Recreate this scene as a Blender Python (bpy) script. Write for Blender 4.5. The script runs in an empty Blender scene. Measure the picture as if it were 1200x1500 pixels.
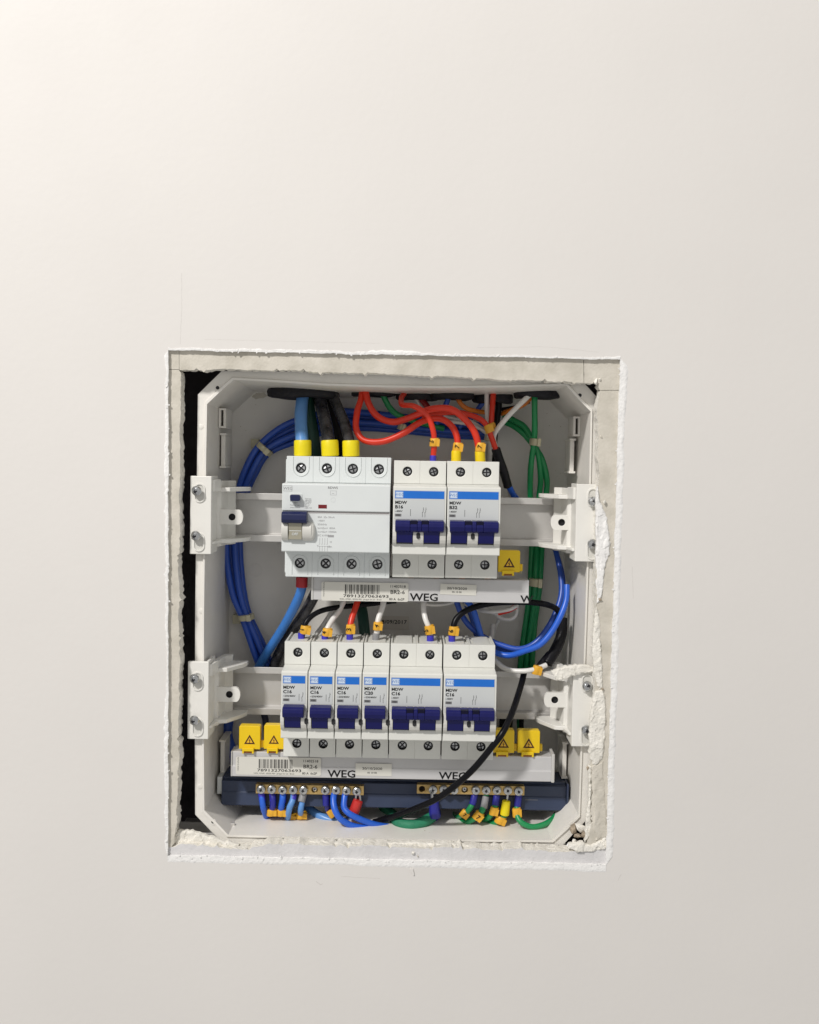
import bpy, bmesh, math, random
from mathutils import noise as mnoise
from mathutils import Vector, Matrix
from mathutils.geometry import delaunay_2d_cdt
random.seed(7)
S = 0.001                                   # everything below is written in millimetres
R = math.radians
scene = bpy.context.scene
COL = scene.collection

# ------------------------------------------------------------------ camera, world, lamps, exposure
F = 1550.0; PITCH = R(2.7); ROLL = R(1.0); DIST = 700.0
cam_d = bpy.data.cameras.new("camera"); cam = bpy.data.objects.new("camera", cam_d); COL.objects.link(cam)
CM = Matrix.Rotation(math.pi/2 - PITCH, 3, 'X') @ Matrix.Rotation(ROLL, 3, 'Z')
cam.matrix_world = Matrix.Translation((0, -DIST*S, 0)) @ CM.to_4x4()
cam_d.sensor_fit = 'VERTICAL'; cam_d.angle = 2*math.atan(750/F); cam_d.clip_start = 0.01; cam_d.clip_end = 50
scene.camera = cam

def P(px, py, y=0.0):                        # photo pixel + depth behind the wall face -> point in mm
    d = CM @ Vector(((px-600)/F, -(py-750)/F, -1.0))
    t = (y+DIST)/d.y
    return Vector((d.x*t, y, d.z*t))

w = bpy.data.worlds.new("World"); scene.world = w; w.use_nodes = True
bg = w.node_tree.nodes['Background']; bg.inputs[0].default_value = (1.0, 0.985, 0.955, 1); bg.inputs[1].default_value = 0.49

def area(name, loc, target, size, power, col):
    l = bpy.data.lights.new(name, 'AREA'); l.shape = 'DISK'; l.size = size; l.energy = power; l.color = col
    o = bpy.data.objects.new(name, l); COL.objects.link(o); o.location = loc
    o.rotation_euler = (Vector(target)-Vector(loc)).to_track_quat('-Z', 'Y').to_euler()
    return o
area("ceiling_lamp", (-1.02, -1.50, 1.48), (-0.10, 0, 0.0), 0.22, 48, (1.0, 0.968, 0.93))
scene.view_settings.view_transform = 'Standard'; scene.view_settings.look = 'None'
scene.view_settings.exposure = 0.0; scene.view_settings.gamma = 1.0

# ------------------------------------------------------------------ materials
MATS = {}
def mat(name, col, rough=0.5, metal=0.0, var=0.04, vscale=40, bump=0.0, bscale=600, spec=0.5, fine=0.0, alpha=1.0, coat=0.0, col2=None, trans=0.0):
    if name in MATS: return MATS[name]
    m = bpy.data.materials.new(name); m.use_nodes = True; nt = m.node_tree; N = nt.nodes; L = nt.links
    b = N['Principled BSDF']
    b.inputs['Roughness'].default_value = rough; b.inputs['Metallic'].default_value = metal
    b.inputs['Specular IOR Level'].default_value = spec; b.inputs['Alpha'].default_value = alpha
    b.inputs['Coat Weight'].default_value = coat
    b.inputs['Transmission Weight'].default_value = trans
    tc = N.new('ShaderNodeTexCoord'); n1 = N.new('ShaderNodeTexNoise')
    n1.inputs['Scale'].default_value = vscale; n1.inputs['Detail'].default_value = 5; n1.inputs['Roughness'].default_value = 0.6
    L.new(tc.outputs['Object'], n1.inputs['Vector'])
    r = N.new('ShaderNodeValToRGB'); r.color_ramp.elements[0].position = 0.3; r.color_ramp.elements[1].position = 0.7
    c0 = [max(0, c*(1-var)) for c in col]; c1 = [min(1, c*(1+var)) for c in col] if col2 is None else col2
    r.color_ramp.elements[0].color = (*c0, 1); r.color_ramp.elements[1].color = (*c1, 1)
    L.new(n1.outputs['Fac'], r.inputs['Fac']); L.new(r.outputs['Color'], b.inputs['Base Color'])
    n3 = N.new('ShaderNodeTexNoise'); n3.inputs['Scale'].default_value = vscale*3; n3.inputs['Detail'].default_value = 4
    L.new(tc.outputs['Object'], n3.inputs['Vector'])
    mr = N.new('ShaderNodeMapRange'); mr.inputs['To Min'].default_value = max(0.02, rough-0.08); mr.inputs['To Max'].default_value = min(1, rough+0.08)
    L.new(n3.outputs['Fac'], mr.inputs['Value']); L.new(mr.outputs['Result'], b.inputs['Roughness'])
    if bump > 0:
        n2 = N.new('ShaderNodeTexNoise'); n2.inputs['Scale'].default_value = bscale; n2.inputs['Detail'].default_value = 4
        L.new(tc.outputs['Object'], n2.inputs['Vector'])
        bp = N.new('ShaderNodeBump'); bp.inputs['Strength'].default_value = 1.0; bp.inputs['Distance'].default_value = bump*S
        L.new(n2.outputs['Fac'], bp.inputs['Height']); L.new(bp.outputs['Normal'], b.inputs['Normal'])
    MATS[name] = m
    return m

M_WALL = mat('painted_wall', (0.715, 0.69, 0.665), 0.62, var=0.016, vscale=6, bump=0.09, bscale=200)
M_GYP = mat('gypsum', (0.80, 0.77, 0.70), 0.95, var=0.10, vscale=160, bump=0.9, bscale=500, spec=0.1, col2=(0.86, 0.83, 0.77))
M_FILL = mat('white_filler', (0.83, 0.82, 0.81), 0.85, var=0.06, vscale=200, bump=0.6, bscale=450, spec=0.2)
M_PAPER = mat('board_paper', (0.58, 0.545, 0.47), 0.92, var=0.10, vscale=70, bump=0.25, bscale=700, spec=0.1, col2=(0.68, 0.64, 0.57))
M_TORN = mat('torn_paper', (0.42, 0.35, 0.27), 0.95, var=0.3, vscale=220, bump=0.7, bscale=600, spec=0.05)
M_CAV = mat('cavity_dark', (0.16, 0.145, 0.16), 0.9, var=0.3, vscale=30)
M_BOX = mat('box_plastic', (0.80, 0.775, 0.73), 0.42, var=0.06, vscale=25, bump=0.06, bscale=900)
M_BRK = mat('bracket_plastic', (0.79, 0.775, 0.735), 0.38, var=0.02, vscale=50, bump=0.05, bscale=900)
M_IVORY = mat('ivory_plastic', (0.72, 0.72, 0.68), 0.42, var=0.02, vscale=60, bump=0.04, bscale=1500)
M_WHITE = mat('white_plastic', (0.69, 0.72, 0.72), 0.40, var=0.015, vscale=60, bump=0.03, bscale=1500)
M_PLATE = mat('label_plate_grey', (0.58, 0.60, 0.60), 0.45, var=0.015, vscale=60)
M_EAR = mat('ear_plastic', (0.66, 0.65, 0.61), 0.4, var=0.02, vscale=60)
M_NAVY = mat('navy_toggle', (0.006, 0.007, 0.095), 0.40, spec=0.3, var=0.1, vscale=120, bump=0.03, bscale=1500)
M_NAVY2 = mat('navy_button', (0.007, 0.012, 0.065), 0.40, var=0.1, vscale=120)
M_BLUE = mat('label_blue', (0.008, 0.15, 0.60), 0.4, var=0.05, vscale=90)
M_LBLUE = mat('logo_pale', (0.62, 0.72, 0.85), 0.5, var=0.02)
M_INK = mat('black_ink', (0.012, 0.012, 0.013), 0.7, spec=0.2, var=0.2, vscale=400)
M_INKG = mat('grey_ink', (0.21, 0.21, 0.215), 0.6, var=0.2, vscale=400)
M_INKR = mat('maroon_ink', (0.06, 0.012, 0.004), 0.6, var=0.2, vscale=400)
M_DUST = mat('dusty_board', (0.66, 0.65, 0.655), 0.9, var=0.06, vscale=90, bump=0.4, bscale=400, spec=0.1)
M_DARKST = mat('slot_dark', (0.035, 0.035, 0.04), 0.5, metal=0.5)
M_SIGN = mat('sign_orange', (0.85, 0.50, 0.03), 0.45)
M_PAPERW = mat('sticker_paper', (0.68, 0.665, 0.61), 0.5, var=0.02, vscale=80)
M_STRIP = mat('busbar_plastic', (0.56, 0.555, 0.56), 0.33, var=0.03, vscale=30, bump=0.03)
M_ALU = mat('rail_zinc', (0.60, 0.585, 0.565), 0.36, metal=0.35, var=0.04, vscale=60, bump=0.03, bscale=500)
M_STEEL = mat('screw_steel', (0.55, 0.56, 0.57), 0.28, metal=1.0, var=0.15, vscale=300)
M_TSCR = mat('terminal_screw_steel', (0.50, 0.51, 0.52), 0.32, metal=0.9, var=0.3, vscale=400)
M_HOLE = mat('hole_dark', (0.02, 0.02, 0.022), 0.7, var=0.2)
M_BRASS = mat('brass', (0.60, 0.42, 0.17), 0.35, metal=0.75, var=0.12, vscale=150)
M_TROUGH = mat('slate_plastic', (0.028, 0.042, 0.088), 0.40, var=0.12, vscale=30, bump=0.03)
M_YEL = mat('warning_yellow', (0.82, 0.56, 0.006), 0.35, var=0.04, vscale=70)
M_YBOOT = mat('boot_yellow', (0.80, 0.66, 0.006), 0.42, var=0.05, vscale=70, bump=0.05)
M_YBOOT2 = mat('boot_warm_yellow', (0.82, 0.60, 0.006), 0.42, var=0.05, vscale=70, bump=0.05)
M_ORG = mat('marker_orange', (0.76, 0.40, 0.03), 0.45, var=0.08, vscale=120, bump=0.05)
M_TIE = mat('tie_nylon', (0.56, 0.52, 0.36), 0.4, var=0.06, vscale=90)
M_GROM = mat('grommet_rubber', (0.008, 0.008, 0.013), 0.7, var=0.3, vscale=90, bump=0.3, bscale=300)
M_AMBER = mat('amber_inside', (0.30, 0.09, 0.0), 0.5, var=0.2)
WB = dict(rough=0.33, var=0.08, vscale=60, bump=0.04, bscale=400)
W_BLUE = mat('wire_blue', (0.028, 0.092, 0.47), **WB)
W_MBLUE = mat('wire_bright_blue', (0.022, 0.12, 0.62), **WB)
W_LBLUE = mat('cable_light_blue', (0.12, 0.30, 0.66), **WB)
W_LBLUE2 = mat('cable_sky_blue', (0.05, 0.21, 0.62), **WB)
W_RED = mat('wire_red', (0.68, 0.034, 0.012), **WB)
W_GRN = mat('wire_green', (0.012, 0.26, 0.085), **WB)
W_DGRN = mat('cable_dark_green', (0.006, 0.05, 0.035), rough=0.5, var=0.2, vscale=60, bump=0.1, bscale=300)
W_SGRN = mat('sleeve_green', (0.018, 0.20, 0.105), rough=0.62, var=0.25, vscale=120, bump=0.35, bscale=500)
W_BLK = mat('wire_black', (0.006, 0.006, 0.008), rough=0.30, var=0.2, vscale=60, bump=0.03, spec=0.15)
W_DGR = mat('cable_charcoal', (0.010, 0.010, 0.014), rough=0.25, var=0.3, vscale=160, bump=0.5, bscale=200, col2=(0.085, 0.082, 0.09))
W_WHT = mat('wire_white', (0.76, 0.745, 0.72), **WB)
W_ORG = mat('wire_orange', (0.68, 0.19, 0.015), **WB)
B_BLUE = mat('ferrule_blue', (0.04, 0.035, 0.45), rough=0.4)
B_NAVY = mat('boot_navy', (0.02, 0.022, 0.26), rough=0.4, bump=0.05)
B_GREY = mat('ferrule_grey', (0.26, 0.26, 0.27), rough=0.5)
B_RED = mat('boot_red', (0.55, 0.03, 0.025), rough=0.4, bump=0.05)
B_DRED = mat('boot_dark_red', (0.36, 0.012, 0.02), rough=0.4, bump=0.05)
M_TAPE = mat('shrink_black', (0.006, 0.006, 0.008), spec=0.2, rough=0.36, var=0.4, vscale=120, bump=0.5, bscale=260)
M_REDW = mat('indicator_maroon', (0.16, 0.008, 0.012), rough=0.3)
M_BEI = mat('toggle_beige', (0.34, 0.32, 0.25), rough=0.45)

# ------------------------------------------------------------------ mesh helpers
_tc = {}
def text_data(s, bold):
    k = (s, bold)
    if k not in _tc:
        c = bpy.data.curves.new('t', 'FONT'); c.body = s; c.size = 1.0; c.resolution_u = 2; c.offset = bold; c.align_x = 'LEFT'
        o = bpy.data.objects.new('t', c); me = bpy.data.meshes.new_from_object(o)
        _tc[k] = ([tuple(v.co) for v in me.vertices], [tuple(p.vertices) for p in me.polygons])
        bpy.data.objects.remove(o); bpy.data.meshes.remove(me); bpy.data.curves.remove(c)
    return _tc[k]

class MB:
    def __init__(s): s.v = []; s.f = []; s.m = []
    def add(s, vs, fs, mi=0):
        b = len(s.v); s.v += [Vector(v) for v in vs]
        for f in fs: s.f.append(tuple(i+b for i in f)); s.m.append(mi)
    def box(s, x0, x1, y0, y1, z0, z1, mi=0, T=None):
        vs = [(x, y, z) for x in (x0, x1) for y in (y0, y1) for z in (z0, z1)]
        if T is not None: vs = [T @ Vector(v) for v in vs]
        s.add(vs, [(0,1,3,2),(4,6,7,5),(0,4,5,1),(2,3,7,6),(0,2,6,4),(1,5,7,3)], mi)
    def prism(s, poly, a0, a1, axis='y', mi=0, side=None, T=None):
        n = len(poly)
        def mk(p, a):
            q = (p[0], a, p[1]) if axis == 'y' else ((a, p[0], p[1]) if axis == 'x' else (p[0], p[1], a))
            return T @ Vector(q) if T is not None else q
        vs = [mk(p, a0) for p in poly] + [mk(p, a1) for p in poly]
        s.add(vs, [tuple(range(n)), tuple(range(2*n-1, n-1, -1))], mi)
        b = len(s.v) - 2*n
        for i in range(n):
            j = (i+1) % n
            s.f.append((b+i, b+n+i, b+n+j, b+j)); s.m.append(mi if side is None else side)
    def rings(s, loops, mi=0, cap0=True, cap1=True, closed=True):
        n = len(loops[0]); b = len(s.v)
        for l in loops: s.v += [Vector(p) for p in l]
        for k in range(len(loops)-1):
            for i in range(n if closed else n-1):
                j = (i+1) % n
                s.f.append((b+k*n+i, b+k*n+j, b+(k+1)*n+j, b+(k+1)*n+i)); s.m.append(mi)
        if cap0: s.f.append(tuple(b+i for i in range(n))); s.m.append(mi)
        if cap1: s.f.append(tuple(b+(len(loops)-1)*n+i for i in range(n-1, -1, -1))); s.m.append(mi)
    def lathe(s, prof, c, axis='y', n=20, mi=0, sx=1, sz=1):          # prof: (radius, offset along axis)
        loops = []
        for r, o in prof:
            l = []
            for i in range(n):
                a = 2*math.pi*i/n; u, v = r*math.cos(a)*sx, r*math.sin(a)*sz
                l.append((c[0]+u, c[1]+o, c[2]+v) if axis == 'y' else (c[0]+u, c[1]+v, c[2]+o))
            loops.append(l)
        s.rings(loops, mi)
    def tube(s, pts, radii, n=12, mi=0, flat=None):
        pts = [Vector(p) for p in pts]; up = Vector((0, 1, 0)); loops = []
        if not isinstance(radii, (list, tuple)): radii = [radii]*len(pts)
        t0 = (pts[1]-pts[0]).normalized(); nrm = up - up.dot(t0)*t0
        if nrm.length < 0.05: nrm = Vector((1,0,0)) - t0*t0.x
        nrm.normalize()
        for i, p in enumerate(pts):
            t = (pts[min(i+1, len(pts)-1)]-pts[max(i-1, 0)]).normalized()
            nrm = (nrm - nrm.dot(t)*t).normalized(); bn = t.cross(nrm)
            k = flat or 1.0
            loops.append([p + (nrm*math.cos(2*math.pi*j/n)*k + bn*math.sin(2*math.pi*j/n))*radii[i] for j in range(n)])
        s.rings(loops, mi)
    def cell(s, x0, x1, z0, z1, cx, cz, r, y0, y1, n=20, mi=0, mh=None):   # slab with a round hole through it
        ang = [2*math.pi*i/n for i in range(n)] + [math.atan2(z-cz, x-cx) % (2*math.pi) for x in (x0, x1) for z in (z0, z1)]
        ang = sorted(set(round(a, 5) for a in ang))
        def edge(a):
            c, q = math.cos(a), math.sin(a); t = 1e9
            if c > 1e-6: t = min(t, (x1-cx)/c)
            if c < -1e-6: t = min(t, (x0-cx)/c)
            if q > 1e-6: t = min(t, (z1-cz)/q)
            if q < -1e-6: t = min(t, (z0-cz)/q)
            return (cx+t*c, cz+t*q)
        inn = [(cx+r*math.cos(a), cz+r*math.sin(a)) for a in ang]; out = [edge(a) for a in ang]
        ry = r + 0.25
        inn0 = [(cx+ry*math.cos(a), cz+ry*math.sin(a)) for a in ang]
        loops = [[(p[0], y1, p[1]) for p in out], [(p[0], y0, p[1]) for p in out], [(p[0], y0, p[1]) for p in inn0],
                 [(p[0], y0+0.25, p[1]) for p in inn], [(p[0], y1, p[1]) for p in inn]]
        s.rings(loops[:4], mi, False, False); s.rings(loops[3:], mi if mh is None else mh, False, False)
    def text(s, t, x, z, y, h, mi=0, sx=1.0, rot=0.0, bold=0.0, align='l', T=None):  # h = cap height in mm
        vs, fs = text_data(t, bold)
        if not vs: return
        k = h/0.70; w_ = max(v[0] for v in vs)*k*sx
        ox = {'l': 0, 'c': -w_/2, 'r': -w_}[align]; c, q = math.cos(rot), math.sin(rot); out = []
        for v in vs:
            a, b = v[0]*k*sx+ox, v[1]*k
            p = Vector((x+a*c-b*q, y, z+a*q+b*c)); out.append(T @ p if T is not None else p)
        s.add(out, fs, mi)
    def quad(s, x0, x1, z0, z1, y, mi=0, T=None):
        vs = [Vector(p) for p in ((x0, y, z0), (x1, y, z0), (x1, y, z1), (x0, y, z1))]
        if T is not None: vs = [T @ v for v in vs]
        s.add(vs, [(0, 1, 2, 3)], mi)
    def mesh(s, name, mats, org=(0,0,0), smooth=None, recalc=True):
        org = Vector(org); me = bpy.data.meshes.new(name)
        me.from_pydata([tuple((v-org)*S) for v in s.v], [], s.f)
        for m in (mats if isinstance(mats, (list, tuple)) else [mats]): me.materials.append(m)
        me.polygons.foreach_set('material_index', s.m)
        if recalc:
            bm = bmesh.new(); bm.from_mesh(me); bmesh.ops.recalc_face_normals(bm, faces=bm.faces); bm.to_mesh(me); bm.free()
        if smooth:
            me.shade_smooth(); me.set_sharp_from_angle(angle=R(smooth))
        me.update(); return me
    def build(s, name, mats, parent=None, org=(0,0,0), smooth=None, bevel=0.0, recalc=True):
        me = s.mesh(name, mats, org if parent is None else (0,0,0), smooth, recalc)
        return link(name, me, parent, org if parent is None else (0,0,0), bevel)

def link(name, me, parent=None, loc=(0,0,0), bevel=0.0):
    o = bpy.data.objects.new(name, me); COL.objects.link(o); o.location = Vector(loc)*S
    if parent is not None: o.parent = parent
    if bevel > 0:
        b = o.modifiers.new('bevel', 'BEVEL'); b.width = bevel*S; b.segments = 2; b.limit_method = 'ANGLE'; b.angle_limit = R(35)
        b.harden_normals = False
    return o
def tag(o, label=None, cat=None, group=None, kind=None):
    if label: o['label'] = label
    if cat: o['category'] = cat
    if group: o['group'] = group
    if kind: o['kind'] = kind
    return o
def thing(name, label, cat, loc, group=None):
    o = bpy.data.objects.new(name, None); COL.objects.link(o); o.location = Vector(loc)*S; o.empty_display_size = 0.01
    return tag(o, label, cat, group)

def spline(pts, sub=7):
    pts = [Vector(p) for p in pts]
    if len(pts) == 2: return [pts[0].lerp(pts[1], i/4) for i in range(5)]
    q = [pts[0]*2-pts[1]] + pts + [pts[-1]*2-pts[-2]]; out = []
    for i in range(1, len(q)-2):
        a, b, c, d = q[i-1], q[i], q[i+1], q[i+2]
        for k in range(sub):
            t = k/sub
            out.append(0.5*((2*b)+(c-a)*t+(2*a-5*b+4*c-d)*t*t+(3*b-a-3*c+d)*t**3))
    out.append(pts[-1]); return out

# ================================================================== THE WALL
def jag(corners, amp, step=2.2, spike=0.0, keep=()):    # corners: (x,z) list, closed; returns a ragged closed loop
    out = []; n = len(corners); ph = random.random()*50
    for i in range(n):
        a, b = Vector(corners[i]), Vector(corners[(i+1) % n]); L_ = (b-a).length; k = max(1, int(L_/step))
        d = (b-a).normalized(); nn = Vector((-d.y, d.x)); smooth_edge = i in keep
        for j in range(k):
            p = a.lerp(b, j/k)
            if not smooth_edge and j > 0:
                s_ = (j/k)*L_
                p = p + nn*(amp*(0.5*math.sin(s_*0.21+ph+i)+0.5*math.sin(s_*0.083+2*ph)+random.uniform(-1, 1)*0.55)) \
                    + (nn*random.uniform(-1, 1)*spike if random.random() < 0.12 else Vector((0, 0)))
            out.append(p)
    return out

HC = [P(246.5, 512.5), P(909, 526.5), P(888, 1267), P(246, 1254)]            # outer cut-out, at the wall face
hc = [(p.x, p.z) for p in HC]
wall_root = thing('wall', None, None, (0, 0, 0)); wall_root['kind'] = 'structure'
inner = jag(hc, 0.26, 2.0, 0.45)
mb = MB(); cx = sum(p[0] for p in hc)/4; cz = sum(p[1] for p in hc)/4
def ray_rect(p, X, Z):
    d = Vector((p[0]-cx, p[1]-cz)); t = min(X/abs(d.x) if abs(d.x) > 1e-6 else 1e9, Z/abs(d.y) if abs(d.y) > 1e-6 else 1e9)
    return (cx+d.x*t, cz+d.y*t)
far = [ray_rect(p, 1600, 1600) for p in inner]
loops = []
for t in (1.0, 0.4, 0.15, 0.05, 0.015, 0.006):
    loops.append([(p[0]*(1-t)+q[0]*t, 0.0, p[1]*(1-t)+q[1]*t) for p, q in zip(inner, far)])
loops.append([(p[0], 0.0, p[1]) for p in inner])
mb.rings(loops, 0, False, False)
def nudge(loop, y, a):
    return [(p[0]+random.uniform(-a, a), y+random.uniform(-.2, .2), p[1]+random.uniform(-a, a)) for p in loop]
mb.rings([[(p[0], 0.0, p[1]) for p in inner], nudge(inner, .8, .15), nudge(inner, 1.7, .25), nudge(inner, 2.45, .2)], 1, False, False)
mb.build('painted_face', [M_WALL, M_FILL], wall_root, smooth=40)
# raised lip of torn filler round the cut
mb = MB()
n = len(inner)
wid = []; v_ = 1.0
for i in range(n):
    v_ = 0.8*v_+0.2*random.uniform(0.1, 2.7); wid.append(max(0.15, v_*1.0+random.uniform(-.25, .35)))
wid[-1] = wid[0]; hh_s = [1.0]*n
for i, p in enumerate(inner):
    ux, uz = (p[0]-cx)/153, (p[1]-cz)/170
    if abs(ux) <= abs(uz) and uz < 0: hh_s[i] = .25
    wid[i] *= (2.7 if ux > 0 else 1.4) if abs(ux) > abs(uz) else (1.25 if uz > 0 else 3.7)
def outw(p, wv):
    d = Vector((p[0]-cx, p[1]-cz)); ax = Vector((math.copysign(1, d.x), 0)) if abs(d.x)/170 > abs(d.y)/190 else Vector((0, math.copysign(1, d.y)))
    return (p[0]+ax.x*wv, p[1]+ax.y*wv)
for i, p in enumerate(inner):
    ux, uz = (p[0]-cx)/153, (p[1]-cz)/170
    if abs(ux) <= abs(uz) and uz < 0: wid[i] = 4.3+(wid[i]/3.7-1)*.55
    elif abs(ux) > abs(uz) and ux > 0: wid[i] = 4.1+(wid[i]/2.7-1)*1.2; hh_s[i] = .8
hh = [random.uniform(0.2, 0.7)*k_*max(.12, .7+1.1*mnoise.noise(Vector((i*.045, 3.3, 0)))) for i, k_ in enumerate(hh_s)]
wid = [w_*max(.35, .9+.9*mnoise.noise(Vector((i*.035, 9.1, 0)))) if w_ < 2.6 else w_*(.97+.18*mnoise.noise(Vector((i*.05, 1.7, 0)))) for i, w_ in enumerate(wid)]
mb.rings([[(p[0], 1.0, p[1]) for p in inner],
          [(outw(p, -.15)[0], -h_*0.6, outw(p, -.15)[1]) for p, h_ in zip(inner, hh)],
          [(outw(p, w_*.5)[0], -h_, outw(p, w_*.5)[1]) for p, w_, h_ in zip(inner, wid, hh)],
          [(outw(p, w_*.85)[0], -h_*.55-.15, outw(p, w_*.85)[1]) for p, w_, h_ in zip(inner, wid, hh)],
          [(outw(p, w_)[0], 0.15, outw(p, w_)[1]) for p, w_ in zip(inner, wid)]], 0, False, False)
mb.build('filler_lip', [M_FILL], wall_root, smooth=60)

# second layer: grey paper faced boards with ragged inner edges
def board(px_pts, jagged, y0=2.5, y1=15.0, amp=0.55, spike=1.3, name='backing_board', label=None, mats=None):
    pts = [P(a, b, y0) for a, b in px_pts]; poly = [(p.x, p.z) for p in pts]
    keep = [i for i in range(len(poly)) if i not in jagged]
    loop = jag(poly, amp, 1.6, spike, keep)
    vin = [Vector(p) for p in loop]
    res = delaunay_2d_cdt(vin, [], [list(range(len(vin)))], 1, 1e-5)
    mb = MB(); mb.add([(v.x, y0, v.y) for v in res[0]], [tuple(f) for f in res[2]], 0)
    L0 = [(p.x, y0, p.y) for p in loop]
    rows = [L0, nudge([(p.x, p.y) for p in loop], y0+1.0, .2), nudge([(p.x, p.y) for p in loop], y0+4, .5),
            nudge([(p.x, p.y) for p in loop], y0+8, .6), nudge([(p.x, p.y) for p in loop], y1, .5)]
    mb.rings(rows, 1, False, True)
    o = mb.build(name, mats or [M_PAPER, M_GYP], wall_root, smooth=50)
    if label: o['label'] = label
    return o
board([(262.6, 500), (854.5, 505), (855.2, 561), (720, 555), (600, 549), (480, 545), (370, 541.5), (263, 542)], {2, 3, 4, 5, 6}, spike=1.6)
board([(232, 500), (262.0, 500), (262.4, 541), (232, 540)], {})
board([(232, 541), (262, 541.6), (265, 546), (264, 650), (263.5, 760), (262, 850), (263, 960), (262, 1100), (259, 1200), (255, 1236), (250, 1242), (232, 1242)], {1, 2, 3, 4, 5, 6, 7, 8, 9})
board([(855.6, 505), (925, 505), (925, 571), (879, 571.5), (878, 562), (872, 556), (868, 562), (856, 561)], {3, 4, 5, 6})
board([(879, 572.2), (925, 572), (918, 1285), (862, 1240), (866, 1200), (868, 1120), (872, 980), (873, 880), (874, 760), (877, 680), (874.5, 600)], {3, 4, 5, 6, 7, 8, 9})
board([(232, 1243), (252, 1241), (268, 1236), (300, 1239), (352, 1244), (372, 1240), (395, 1235.5), (470, 1238), (560, 1240), (590, 1241), (700, 1243), (800, 1246), (845, 1248), (861, 1244), (925, 1241), (925, 1288), (232, 1280)],
      set(range(0, 13)), y0=2.25, amp=0.8, spike=1.8, mats=[M_DUST, M_GYP])

# lumpy plaster smears, on a triangulated patch of their own
def lump(name, px_pts, y_base, h, edge=2.0, step=0.8, amp=0.35, m=M_GYP, parent=None, label=None, jg=0.6):
    poly = [P(a, b, y_base) for a, b in px_pts]; loop = jag([(p.x, p.z) for p in poly], jg, 1.6, jg*1.2)
    xs = [p.x for p in loop]; zs = [p.y for p in loop]
    def inside(x, z):
        c = False; j = len(loop)-1
        for i in range(len(loop)):
            a, b = loop[i], loop[j]
            if (a.y > z) != (b.y > z) and x < (b.x-a.x)*(z-a.y)/(b.y-a.y)+a.x: c = not c
            j = i
        return c
    def dist(x, z):
        best = 1e9; q = Vector((x, z))
        for i in range(len(loop)):
            a, b = loop[i], loop[(i+1) % len(loop)]; d = b-a; t = max(0, min(1, (q-a).dot(d)/max(d.length_squared, 1e-9)))
            best = min(best, (q-(a+d*t)).length)
        return best
    pts = list(loop); x = min(xs)
    hs = [0.0]*len(pts)
    while x < max(xs):
        z = min(zs)
        while z < max(zs):
            qx, qz = x+random.uniform(-.3, .3)*step, z+random.uniform(-.3, .3)*step
            if inside(qx, qz):
                d = dist(qx, qz)
                if d > step*0.45: pts.append(Vector((qx, qz))); hs.append(min(1, d/0.6)*h*(0.30+0.35*round(1.9*(0.5+mnoise.noise(Vector((qx*.16, qz*.10, h))))))+ .5*amp*mnoise.noise(Vector((qx*1.1, qz*1.1, 3))) + random.uniform(-amp, amp)*.18)
            z += step
        x += step
    res = delaunay_2d_cdt(pts, [], [list(range(len(loop)))], 1, 1e-6)
    vs = []
    for v, orig in zip(res[0], res[3]):
        hv = hs[orig[0]] if orig else 0.0
        vs.append((v.x, y_base-max(0, hv), v.y))
    mb = MB(); mb.add(vs, [tuple(f) for f in res[2]], 0)
    L0 = [(p.x, y_base, p.y) for p in loop]
    mb.rings([L0, [(p[0], p[1]+3.0, p[2]) for p in L0]], 0, False, True)
    o = mb.build(name, [m], parent, smooth=28) if parent else mb.build(name, [m], None, org=P(*px_pts[0], y_base), smooth=55)
    if label: o['label'] = label
    return o
lump('plaster_smear', [(876, 712), (879, 735), (887, 752), (891, 770), (895, 795), (894, 812), (888, 825), (885, 842), (882, 870), (878, 882), (874, 884), (873, 850), (874, 800), (873, 760), (873, 725)], 2.2, 1.5, m=M_FILL, parent=wall_root)
lump('plaster_smear', [(874, 884), (878, 905), (880, 940), (883, 975), (884, 1008), (876, 1012), (869, 985), (868, 950), (870, 915), (873, 890)], 2.2, 1.6, parent=wall_root)
lump('plaster_smear', [(872, 1012), (884, 1010), (887, 1030), (886, 1070), (884, 1095), (882, 1112), (872, 1121), (864, 1112), (864, 1060), (869, 1030)], 2.2, 1.5, parent=wall_root)
lump('plaster_smear', [(861, 1120), (867, 1122), (867, 1160), (866, 1195), (868, 1218), (857, 1235), (858, 1200), (862, 1165)], 4.0, 1.6, edge=1.4, parent=wall_root)
lump('plaster_smear', [(833, 1236), (850, 1233), (862, 1237), (875, 1232), (893, 1228), (892, 1242), (870, 1247), (845, 1249), (832, 1243)], 2.4, 2.4, m=M_GYP, parent=wall_root)
lump('torn_paper_patch', [(867, 1122), (884, 1115), (886, 1160), (889, 1200), (892, 1226), (876, 1230), (869, 1215), (868, 1165)], 2.4, 0.9, m=M_PAPER, amp=0.25, parent=wall_root)
lump('plaster_smear', [(250, 1222), (262, 1216), (285, 1219), (305, 1226), (330, 1233), (350, 1237), (345, 1246), (322, 1252), (296, 1247), (270, 1244), (252, 1240)], 8.0, 2.0, parent=wall_root)
lump('plaster_smear', [(366, 1240), (380, 1234), (430, 1232), (480, 1233), (560, 1235), (610, 1233), (690, 1239), (760, 1243), (830, 1243), (832, 1248), (760, 1250), (640, 1247), (590, 1246), (500, 1244), (420, 1243), (372, 1245)], 9.0, 2.0, parent=wall_root, amp=0.45)
lump('plaster_smear', [(808, 984), (822, 979), (840, 975), (858, 974), (872, 978), (872, 985), (852, 986), (838, 990), (826, 995), (815, 997)], 9.5, 1.6, edge=1.2, parent=wall_root)

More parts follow.
